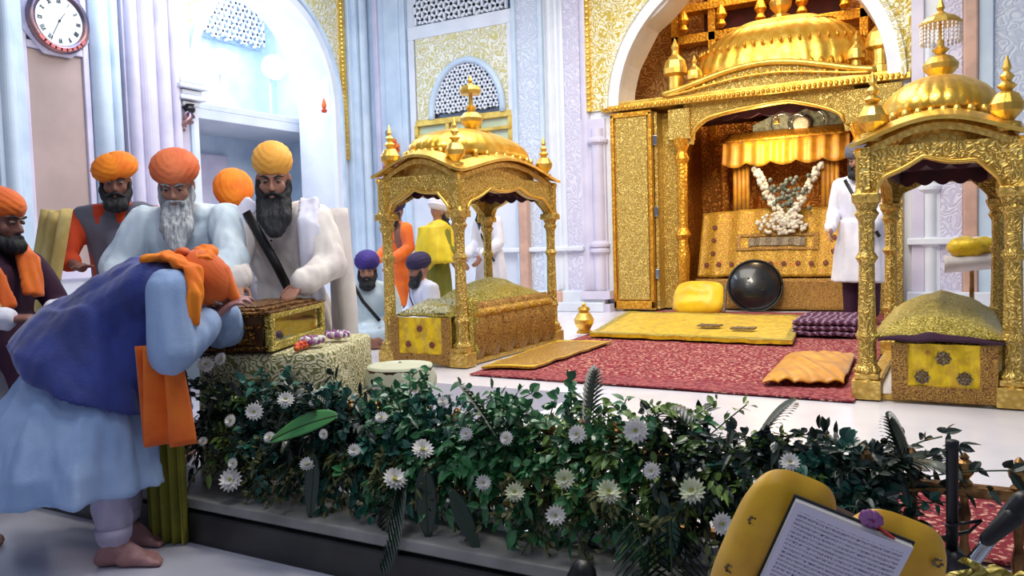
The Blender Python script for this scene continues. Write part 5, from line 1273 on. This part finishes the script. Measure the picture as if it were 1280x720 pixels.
for i in range(22):
    x = -2.66 + i * .117
    kd = kinds[(i * 2 + (i // 3)) % 5] if i > 4 else kinds[(4, 2, 4, 1, 4)[i]]
    T = thing('foliage_spray', '%s leafy spray on the railing %s, %s one' % (kd[1], names_pos[min(11, i // 2)], ('left', 'right')[i % 2]), 'foliage', (x, RY, .46), 'leafy sprays along the railing')
    spray(T, x, (.17, .2, .14, .22, .16)[i % 5] if i < 18 else .13, (.22, .3, .2, .26)[i % 4] if i < 18 else .12, kd[0], kd[2], (30 if i > 3 else 22) + 8 * (i % 3), kd[3])
for i in range(11):
    x = -2.5 + i * .2
    T = thing('drooping_foliage', 'olive brown bunch drooping over the marble step ' + names_pos[min(11, i)], 'foliage', (x, RY, .4), 'drooping bunches along the step')
    spray(T, x, .03, (.25, .31, .2)[i % 3], 'leaf_olive', .034, 18, .015, zc=.38, wx=.16, fy=-.05)
# palm fronds
def frond(T, p, d, L, dr=.5, n=15, lw_=.017, ll=.13, m='leaf_dark'):
    d = V(d).normalized(); side = d.cross(V((0, 0, 1))); side = side.normalized() if side.length > .05 else V((1, 0, 0)); pts = []
    for i in range(n + 1):
        t = i / n; pts.append(V(p) + d * L * t - V((0, 0, 1)) * dr * L * t * t)
    MB().tube(pts, [.004 * (1 - .7 * i / n) for i in range(n + 1)], 5).build('midrib', 'stem', T)
    mb = MB()
    for i in range(2, n + 1):
        t = i / n; l = ll * math.sin(PI * (.12 + .8 * t)) ** .7; tg = (pts[i] - pts[i - 1]).normalized()
        for s_ in (-1, 1): leaf(mb, pts[i], side * s_ + tg * .7 + V((0, 0, .1)), V((0, 0, 1)), l, lw_, .25)
    mb.build('leaflets', m, T)
fr_ = [((-1.25, 2.2, .42), (-.35, -.3, 1.), .34, .2, 'rising below the narrow yellow mat'), ((-.62, 2.26, .48), (-.5, .1, .8), .3, .4, 'rising below the amber cloth, leaning left'), ((-.52, 2.26, .48), (.4, .1, .9), .28, .3, 'rising below the amber cloth, leaning right'),
       ((-.2, 2.24, .48), (.6, 0, .6), .26, .5, 'arching beside the brass rail'), ((-.82, 2.14, .36), (.3, -.35, -.6), .34, .2, 'hanging down near the bottom edge'), ((-1.62, 2.12, .4), (-.15, -.25, -.9), .3, .1, 'hanging below the broad pale leaf'),
       ((-1.0, 2.24, .5), (.1, .1, 1), .24, .1, 'standing up in the middle'), ((-.1, 2.26, .46), (-.3, .05, 1), .2, .1, 'standing at the right end of the greenery'), ((-1.95, 2.2, .45), (-.5, -.1, .9), .24, .3, 'rising beside the quilted cloth'), ((-.7, 2.12, .36), (.1, -.3, -.8), .26, .1, 'hanging left of the yellow book cushion')]
for p, d, L, dr, lab in fr_:
    T = thing('palm_frond', 'dark feathery palm frond ' + lab, 'palm frond', p, 'palm fronds in the greenery'); frond(T, p, d, L, dr)
# broad leaves
def broad(p, d, L, w, m, label, dr=.3):
    T = thing('broad_leaf', label, 'leaf', p, None); d = V(d).normalized(); x = d.cross(V((.2, -.7, .7))).normalized(); nz = x.cross(d)
    def fn(a, b):
        t = a; q = math.sin(PI * t ** .8) ** .75 * w / 2 + .002
        return V(p) + d * L * t + x * (b - .5) * 2 * q - V((0, 0, 1)) * dr * L * t * t + nz * (abs(b - .5) * .3 * q)
    MB().grid(fn, 24, 8, .0015).build('blade', m, T, smooth=True)
    MB().tube([V(fn(t / 10, .5)) for t in range(11)], .003, 5).build('midrib', 'stem', T)
broad((-1.9, 2.12, .535), (-.97, -.2, -.22), .3, .085, 'leaf_big', 'broad pale green leaf lying across the flowers at left', .15)
broad((-1.98, 2.08, .40), (-.1, -.05, -1), .24, .055, 'leaf_dark', 'long dark pointed leaf hanging left over the step', 0)
broad((-1.52, 2.1, .40), (.05, -.05, -1), .24, .07, 'leaf_dark', 'long dark pointed leaf hanging at the middle of the step', 0)
broad((-1.42, 2.1, .34), (.5, -.1, -.8), .22, .05, 'leaf_dark', 'dark slanting leaf hanging over the bright part of the step', 0)
broad((-.72, 2.14, .38), (.05, -.05, -1), .2, .06, 'leaf_teal', 'blue green hanging leaf left of the yellow book cushion', 0)
# white chrysanthemums
def mum(T, r=.03, m='petal'):
    mb = MB()
    for ring, (nn, el, ln) in enumerate(((16, .1, 1.), (14, .45, .9), (10, .85, .75))):
        for k in range(nn):
            a = 2 * PI * k / nn + ring * .2; d = V((math.cos(a) * math.cos(el), math.sin(a) * math.cos(el), math.sin(el)))
            leaf(mb, V((0, 0, .002 * ring)), d, (0, 0, 1), r * ln, r * .36, -.1)
    mb.build('petals', m, T); MB().ell((0, 0, r * .16), (r * .25, r * .25, r * .2), seg=10, rg=6).build('heart', 'pollen', T, smooth=True)
base = thing('chrysanthemum', 'tmp', 'flower', (0, 0, 0), 'white chrysanthemums in the greenery'); mum(base)
base2 = thing('chrysanthemum', 'tmp', 'flower', (0, 0, 0), 'white chrysanthemums in the greenery'); mum(base2, .03, 'petal_green')
FL = [(-2.551, 2.14, 0.683, 1.2), (-2.46, 2.14, 0.709, 1.0), (-2.134, 2.14, 0.576, 1.1), (-2.253, 2.1, 0.533, 1.2), (-2.378, 2.1, 0.487, 0.9), (-2.182, 2.1, 0.441, 0.8), (-2.004, 2.1, 0.362, 1.0), (-2.394, 2.1, 0.258, 1.6), (-2.377, 2.1, 0.325, 0.8), (-2.539, 2.1, 0.392, 0.7), (-1.622, 2.1, 0.352, 1.5), (-1.504, 2.1, 0.464, 1.3), (-1.666, 2.1, 0.556, 0.8), (-2.616, 2.1, 0.518, 0.9), (-1.189, 2.1, 0.533, 0.8), (-0.998, 2.1, 0.431, 1.1), (-0.865, 2.1, 0.407, 1.3), (-1.033, 2.1, 0.318, 1.1), (-1.167, 2.1, 0.369, 1.1), (-0.62, 2.1, 0.443, 1.3), (-0.777, 2.1, 0.594, 1.3), (-0.954, 2.1, 0.566, 1.0), (-1.333, 2.1, 0.532, 0.8), (-1.788, 2.1, 0.436, 0.8), (-1.446, 2.14, 0.618, 0.7), (-0.546, 2.1, 0.365, 1.1), (-0.37, 2.1, 0.547, 0.9), (-0.733, 2.1, 0.485, 0.9), (-1.919, 2.1, 0.479, 0.7), (-1.28, 2.1, 0.385, 0.9)]
spots = ['topmost at the left, just below the casket', 'second at the top left, touching the casket base', 'right of the casket, above the broad leaf', 'large bloom between casket and broad leaf', 'small bloom under the casket front', 'small bloom left of the broad leaf tip', 'bloom directly under the broad leaf', 'big round bloom lowest at the left above the step', 'small bloom above the big lowest left one', 'small bloom beside the orange scarf end', 'large bloom low under the left canopy', 'bloom in the dark patch under the left bed', 'small bloom above the dark hanging leaf', 'bloom touching the orange scarf edge', 'small bloom below the narrow yellow mat',
         'bloom low below the red carpet corner', 'wide bloom low in the middle right', 'lowest bloom over the bright step', 'bloom in the olive foliage at the middle', 'wide bloom left of the yellow book cushion', 'pale bloom high under the red carpet front', 'bloom high under the red carpet left corner', 'small bloom below the bed drape', 'small bloom right of the broad leaf stem', 'topmost bloom below the left canopy', 'bloom nearest the yellow book cushion', 'bloom above the yellow book cushion', 'small bloom in the dark middle right', 'tiny bloom tucked behind the broad leaf', 'small bloom left of the middle hanging leaf']
for i, (x, y, z, s_) in enumerate(FL):
    src = base2 if i in (15, 16, 18, 19) else base
    o = src if (i == 0 or i == 15) else dup(src, (0, 0, 0))
    o.location = (x, y - .03, z); o.scale = (s_,) * 3; o.rotation_euler = (1.1 + random.uniform(-.4, .4), random.uniform(-.3, .3), .45 + random.uniform(-.5, .5))
    o['label'] = 'white chrysanthemum, ' + spots[i]

# ------------------------------------------------------------------ book on its cushions, foreground right
A = V((-.177, 1.028, .792)); B = V((-.049, 1.062, .742)); C_ = V((-.225, 1.041, .678))
e1 = (B - A).normalized(); e2 = (C_ - A); e2 = (e2 - e1 * e2.dot(e1)).normalized(); nn = e1.cross(e2)
if nn.y > 0: nn = -nn                # towards the reader and the camera
W, Hh = (B - A).length, .21
def pl(u, v_, d=0.): return A + e1 * u + e2 * v_ + nn * d
T = thing('prayer_book', 'open printed book with dense black text lying on yellow cushions, bottom right', 'book', A)
o = MB().grid(lambda a, b: pl(W * a, Hh * b, .012 + .004 * math.sin(PI * a)), 12, 12).build('page', 'printed_page', T, smooth=True)
me = o.data; uvl = me.uv_layers.new(name='UVMap')
for lp in me.loops:
    q = me.vertices[lp.vertex_index].co + LOC[o.name] - A; uvl.data[lp.index].uv = (q.dot(e1) / W, 1 - q.dot(e2) / Hh)
mb = MB(); vs = [pl(-.002, -.001, d) for d in (0,)]
for k in range(6):
    d = .0015 * k; mb.rings([[pl(0, 0, d), pl(W + .001 * k * .3, 0, d), pl(W + .001 * k * .3, Hh, d), pl(0, Hh, d)], [pl(0, 0, d + .001), pl(W, 0, d + .001), pl(W, Hh, d + .001), pl(0, Hh, d + .001)]])
mb.build('page_block', 'petal', T)
MB().rings([[pl(-.003, -.003, -.003), pl(W + .003, -.003, -.003), pl(W + .003, Hh, -.003), pl(-.003, Hh, -.003)], [pl(-.003, -.003, 0), pl(W + .003, -.003, 0), pl(W + .003, Hh, 0), pl(-.003, Hh, 0)]]).build('cover', 'black', T)
def cushion(u, v_, w, h, th, name, lab, seed, d=-.045):
    T = thing(name, lab, 'cushion', pl(u, v_, d)); c = pl(u, v_, d)
    p_ = pillow(c, e1, e2, w, h, th, 'pillow', 'cushion_yellow', T, seed)
    mb = MB()
    for (a, b) in ((-.34, -.2), (-.36, .12), (.3, -.38), (-.3, .38), (.36, .0), (0.05, -.36)):
        q = c + e1 * a * w + e2 * b * h + nn * (th / 2 * .78)
        for k in range(6): mb.ell(q + e1 * .005 * math.cos(k) + e2 * .005 * math.sin(k) , (.0026, .0026, .002), seg=6, rg=4)
    mb.build('embroidered_sprig', 'motif_grey', T)
    return T
cushion(.01, .113, .125, .25, .07, 'book_cushion', 'plump yellow cushion with small sprigs under the left side of the book', 1)
cushion(.142, .115, .14, .25, .07, 'book_cushion', 'second yellow cushion showing above and right of the book', 4)
T = thing('ribbon_rosette', 'small purple and red ribbon tucked between the two yellow book cushions', 'ribbon', pl(.085, -.014, 0))
mb = MB()
for k in range(9):
    a = k * .7; mb.ell(pl(.088 + .009 * math.cos(a), -.012 + .006 * math.sin(a), .002), (.006, .005, .006), seg=8, rg=6)
mb.build('loops', 'petal_purple', T, smooth=True)
MB().tube([pl(.09, -.01, .002), pl(.105, -.004, .004), pl(.12, .0, .004)], .004, 6, .4).build('tail', 'petal_red', T)
# its folding stand
T = thing('book_stand', 'wooden stand carrying the cushions and the open book', 'stand', (-.1, 1.02, 0))
c = pl(.09, .11, -.068)
bq = [pl(-.02, .03, -.09), pl(.2, .05, -.09), pl(.2, .22, -.09), pl(-.02, .22, -.09)]
MB().rings([bq, [p - nn * .012 for p in bq]]).build('tray', 'wood_dark', T)
MB().lathe((c.x, c.y + .02, 0), [(.13, 0), (.13, .02), (.03, .05), (.022, .3), (.022, c.z - .0)], 16).build('pedestal', 'wood_dark', T)

# microphones and stand at right
T = thing('microphone_stand', 'black microphone stand with upright post and slanting boom at the right edge', 'microphone stand', (-.01, 1.8, 0))
MB().lathe((-.01, 1.8, .001), [(.1, 0), (.1, .012), (.02, .02), (.012, .03), (.012, .42)], 20).build('base', 'mic_black', T)
MB().lathe((-.01, 1.8, .4), [(.011, 0), (.0115, .28), (.0125, .281), (.0125, .3), (.009, .302)], 16).build('post', 'mic_black', T, smooth=True)
MB().tube([(.01, 1.78, .455), (.06, 1.79, .53), (.13, 1.8, .62), (.22, 1.82, .72)], .007, 10).build('boom', 'mic_black', T, smooth=True)
b_ = MB().caps((.03, 1.775, .475), .012, (.055, 1.785, .515), .012, 12).build('boom_joint', 'chrome', T, smooth=True)
MB().ell((.0, 1.785, .46), (.02, .018, .022)).caps((-.03, 1.79, .475), .012, (.02, 1.78, .45), .014).build('clamp', 'mic_black', T, smooth=True)
mb = MB().caps((.085, 1.785, .56), .02, (.11, 1.79, .595), .022, 12).caps((.05, 1.77, .52), .014, (.09, 1.78, .565), .02, 12)
mb.build('microphone', 'mic_black', T, smooth=True)
MB().tube([(-.03, 1.8, .5), (.02, 1.83, .51), (.04, 1.8, .545), (-.02, 1.79, .53), (.0, 1.8, .47), (.06, 1.82, .42), (.1, 1.84, .2), (.12, 1.86, .02)], .004, 6).build('cable', 'black', T, smooth=True)
T = thing('gold_tassel_cloth', 'shiny gold fringed cloth corner below the right book cushion', 'cloth', (.03, 1.25, .55))
MB().grid(lambda a, b: (.0 + .1 * a + .02 * math.sin(b * 9), 1.14 + .05 * a, .70 - .06 * b - .03 * a + .008 * math.sin(a * 20)), 20, 12, .004).build('cloth', 'brocade_gold_pale', T, smooth=True)
# black bag at the bottom
T = thing('black_bag', 'dark peaked black bag on the floor before the step at the bottom edge', 'bag', (-.84, 1.85, 0))
MB().ell((-.84, 1.84, .12), (.1, .07, .12), seg=20, rg=12).caps((-.86, 1.85, .19), .055, (-.85, 1.86, .26), .032, 14).build('bag_body', 'black', T, vox=.008, sm=4, disp=folds(.012, 14, 9))
MB().tube([(-.9, 1.82, .17), (-.87, 1.8, .25), (-.81, 1.8, .25), (-.78, 1.82, .17)], .007, 8).build('handle', 'black_gloss', T, smooth=True)

# ------------------------------------------------------------------ wall things
T = thing('wall_clock', 'round wall clock with roman numerals in an eight-sided case on the pink panel', 'clock', (XL + .06, 4.64, 3.33))
cy_, cz_ = 4.64, 3.33
def cp(a, r, x): return V((x, cy_ + r * math.sin(a), cz_ + r * math.cos(a)))
mb = MB().rings([[cp(2 * PI * (k + .5) / 8, .335, XL + .035) for k in range(8)][::-1], [cp(2 * PI * (k + .5) / 8, .345, XL + .07) for k in range(8)][::-1], [cp(2 * PI * (k + .5) / 8, .31, XL + .1) for k in range(8)][::-1]])
mb.build('case', 'marble_lilac_lit', T)
MB().lathe((XL + .09, cy_, cz_), [(.3, 0), (.305, .03), (.28, .06), (.235, .05), (.225, .03)], 48, ax=(1, 0, 0)).build('rim', 'clock_rim', T, smooth=True)
mb = MB()
for k in range(9):
    a = PI * .72 + PI * .52 * k / 8; mb.box(cp(a, .268, XL + .15), (.008, .07, .03), R=Matrix.Rotation(-a, 3, 'X'))
mb.build('red_inlay', 'clock_rim_red', T)
MB().lathe((XL + .12, cy_, cz_), [(0, 0), (.23, 0), (.23, .004), (0, .004)], 48, ax=(1, 0, 0)).build('dial', 'clock_face', T)
rom = ['XII', 'I', 'II', 'III', 'IIII', 'V', 'VI', 'VII', 'VIII', 'IX', 'X', 'XI']
def seg(a, r, u, v0, v1, u2):   # stroke in numeral-local coordinates
    R = V((0, math.cos(a), -math.sin(a))); U_ = V((0, math.sin(a), math.cos(a))); c = cp(a, r, XL + .128)
    p, q = c + R * u + U_ * v0, c + R * u2 + U_ * v1; d = (q - p)
    ang = math.atan2(d.z, d.y); mb.box((p + q) / 2, (.003, d.length, .0055), R=Matrix.Rotation(ang, 3, 'X'))
for h, tx in enumerate(rom):
    mb = MB(); a = h * PI / 6; wd = {'I': .011, 'V': .024, 'X': .024}; tot = sum(wd[c] for c in tx); u = -tot / 2
    for c in tx:
        m_ = u + wd[c] / 2
        if c == 'I': seg(a, .185, m_, -.022, .022, m_)
        elif c == 'V': seg(a, .185, m_ - .008, .022, -.022, m_); seg(a, .185, m_ + .008, .022, -.022, m_)
        else: seg(a, .185, m_ - .009, .022, -.022, m_ + .009); seg(a, .185, m_ + .009, .022, -.022, m_ - .009)
        u += wd[c]
    mb.build('numeral', 'navy', T)
mb = MB()
a = math.radians(35); seg(a, 0, 0, -.02, .1, 0); a = math.radians(207); seg(a, 0, 0, -.02, .155, 0)
mb.ell((XL + .13, cy_, cz_), (.006, .012, .012)); mb.build('hands', 'navy', T)
# bracket lamp
T = thing('wall_bracket', 'dark scrolled metal bracket hanging under the white capital on the left wall', 'bracket', (XL + .2, 6.0, 2.7))
mb = MB().tube([(XL + .1, 6.02, 2.72), (XL + .18, 6.0, 2.66), (XL + .24, 5.97, 2.58), (XL + .2, 5.9, 2.5), (XL + .13, 5.86, 2.45)], .03, 8)
mb.tube([(XL + .22, 5.97 + .06 * math.cos(t), 2.58 + .06 * math.sin(t)) for t in [k * .4 for k in range(15)]], .016, 8)
mb.tube([(XL + .18, 5.9 + .05 * math.cos(t), 2.48 + .04 * math.sin(t)) for t in [k * .4 for k in range(15)]], .016, 8)
mb.build('scroll', 'clock_rim', T, smooth=True)
MB().lathe((XL + .2, 6.0, 2.62), [(.02, 0), (.05, .03), (.06, .06), (.04, .09), (.055, .11)], 14).build('cup', 'mic_black', T)
# wall spray of red and orange flowers behind the left canopy
T = thing('wall_bouquet', 'small red and orange bouquet fixed to the corner pilaster above the left canopy', 'bouquet', (-6.9, 9.1, 2.35))
MB().tube([(-7.1, 9.2, 2.75), (-7.0, 9.1, 2.66), (-6.92, 9.05, 2.55)], .03, 8).build('bracket', 'clock_rim', T, smooth=True)
mb = MB(); m2 = MB()
for i in range(60): (mb if i % 3 else m2).ell((-6.9 + random.gauss(0, .07), 9.05 + random.gauss(0, .03), (2.34 if i % 3 else 2.5) + random.gauss(0, .06)), (.035, .03, .035), seg=7, rg=5)
mb.build('red_flowers', 'petal_red', T, smooth=True); m2.build('orange_flowers', 'petal_orange', T, smooth=True)
T = thing('flame_lamp', 'tiny orange lamp on the white arch reveal', 'lamp', (XL - .1, 8.42, 3.0))
MB().lathe((XL + .05, 8.3, 2.95), [(.03, 0), (.04, .03), (.015, .05)], 12).build('cup', 'petal_red', T); MB().lathe((XL + .05, 8.3, 3.0), [(.02, 0), (.035, .04), (.02, .1), (.002, .15)], 12).build('flame_shade', 'petal_orange', T, smooth=True)
# floodlights on the alcove ledge
fl = thing('floodlight', 'glowing floodlight on the alcove ledge, the left one', 'light', (-8.4, 7.42, 2.9), 'floodlights on the ledge')
MB().lathe((-8.36, 7.42, 3.58), [(.02, -.12), (.1, -.1), (.16, -.02), (.175, .03), (.175, .05), (.15, .05)], 28, ax=(1, -.35, 0)).build('housing', 'marble_white', fl)
MB().lathe((-8.36, 7.42, 3.58), [(0, .045), (.155, .045), (.15, .055), (0, .065)], 28, ax=(1, -.35, 0)).build('lamp_panel', 'lamp_glow', fl)
MB().tube([(-8.42, 7.42, 3.5), (-8.42, 7.42, 2.93)], .015, 8).lathe((-8.42, 7.42, 2.9), [(.09, .002), (.09, .02), (.02, .03)], 16).build('stand', 'marble_white', fl)
dup(fl, (-8.4, 8.3, 2.98), 0, 'glowing floodlight on the alcove ledge, the right one')

# ------------------------------------------------------------------ light, world, camera
def area(name, loc, rot, size, power, col, sy=None):
    l = bpy.data.lights.new(name, 'AREA'); l.energy = power; l.color = col; l.size = size
    if sy: l.shape = 'RECTANGLE'; l.size_y = sy
    o = bpy.data.objects.new(name, l); COL.objects.link(o); o.location = loc; o.rotation_euler = rot; return o
LK = dict(  # area lights without fixtures, set overhead out of view
    sanct=area('unseen_overhead', (-2.6, 6.2, 4.9), (0, 0, 0), 3.2, 230, (1., .95, .86), 3.2),
    front=area('unseen_overhead', (-1.2, 3.2, 4.9), (.45, 0, 0), 1.6, 130, (1., .93, .82), .8),
    left=area('unseen_overhead', (-6.0, 5.8, 5.0), (0, .5, 0), 1.6, 150, (.78, .87, 1.), 2.2),
    alc=area('unseen_overhead', (-8.6, 7.3, 5.1), (0, 0, 0), .8, 120, (.82, .9, 1.), 1.8),
    thr=area('unseen_overhead', (-1.9, 10.2, 5.0), (0, 0, 0), 1.8, 70, (1., .8, .5), .9),
    men=area('unseen_overhead', (-1.9, 1.5, 4.4), (.45, 0, .7), .8, 30, (.92, .95, 1.), .8),  # added fill so the standing men are lit from the front
    ent=area('unseen_overhead', (-1.8, -.4, 4.2), (.55, 0, 0), 1.5, 14, (.85, .88, 1.), 1.),
)
def pt(name, loc, p, col, r=.06):
    l = bpy.data.lights.new(name, 'POINT'); l.energy = p; l.color = col; l.shadow_soft_size = r
    o = bpy.data.objects.new(name, l); COL.objects.link(o); o.location = loc
pt('throne_fill', (-1.9, 9.6, 2.25), 30, (1., .75, .42), .15)  # added to brighten the throne interior, no fixture there
def spot(name, loc, tgt, p, col, ang=60):
    l = bpy.data.lights.new(name, 'SPOT'); l.energy = p; l.color = col; l.spot_size = math.radians(ang); l.spot_blend = .6; l.shadow_soft_size = .3
    o = bpy.data.objects.new(name, l); COL.objects.link(o); o.location = loc
    o.rotation_euler = (V(tgt) - V(loc)).to_track_quat('-Z', 'Y').to_euler()
spot('unseen_spot', (-1.2, 4.0, 4.8), (-2.2, 9.4, 2.0), 260, (1., .86, .6), 55)
spot('unseen_spot', (-.9, 1.0, 2.35), (-3.25, 3.0, 1.45), 95, (.95, .96, 1.), 27)  # added fill on the men behind the casket, unseen source
spot('unseen_spot', (-.6, 2.6, 4.8), (-1.6, 5.6, 1.0), 90, (1., .93, .8), 80)
wd = bpy.data.worlds.new('World'); bpy.context.scene.world = wd; wd.use_nodes = True
nt = wd.node_tree; bg = nt.nodes['Background']; bg.inputs['Color'].default_value = (.62, .68, .86, 1); bg.inputs['Strength'].default_value = .32
cam = bpy.data.cameras.new('camera'); co = bpy.data.objects.new('camera', cam); COL.objects.link(co)
cam.sensor_width = 36; cam.lens = 1000 / 1280 * 36; cam.clip_start = .05
yw, pt_, rl = math.radians(29.2), math.radians(3.2), math.radians(1.7)
f = V((-math.sin(yw) * math.cos(pt_), math.cos(yw) * math.cos(pt_), -math.sin(pt_))); r0 = V((math.cos(yw), math.sin(yw), 0)); u0 = r0.cross(f)
r = r0 * math.cos(rl) - u0 * math.sin(rl); u = u0 * math.cos(rl) + r0 * math.sin(rl)
co.matrix_world = Matrix(((r.x, u.x, -f.x, 0), (r.y, u.y, -f.y, 0), (r.z, u.z, -f.z, 1.12), (0, 0, 0, 1)))
sc = bpy.context.scene; sc.camera = co
sc.view_settings.view_transform = 'Standard'; sc.view_settings.look = 'None'; sc.view_settings.gamma = 1; sc.view_settings.exposure = 0.0; sc.view_settings.use_curve_mapping = False
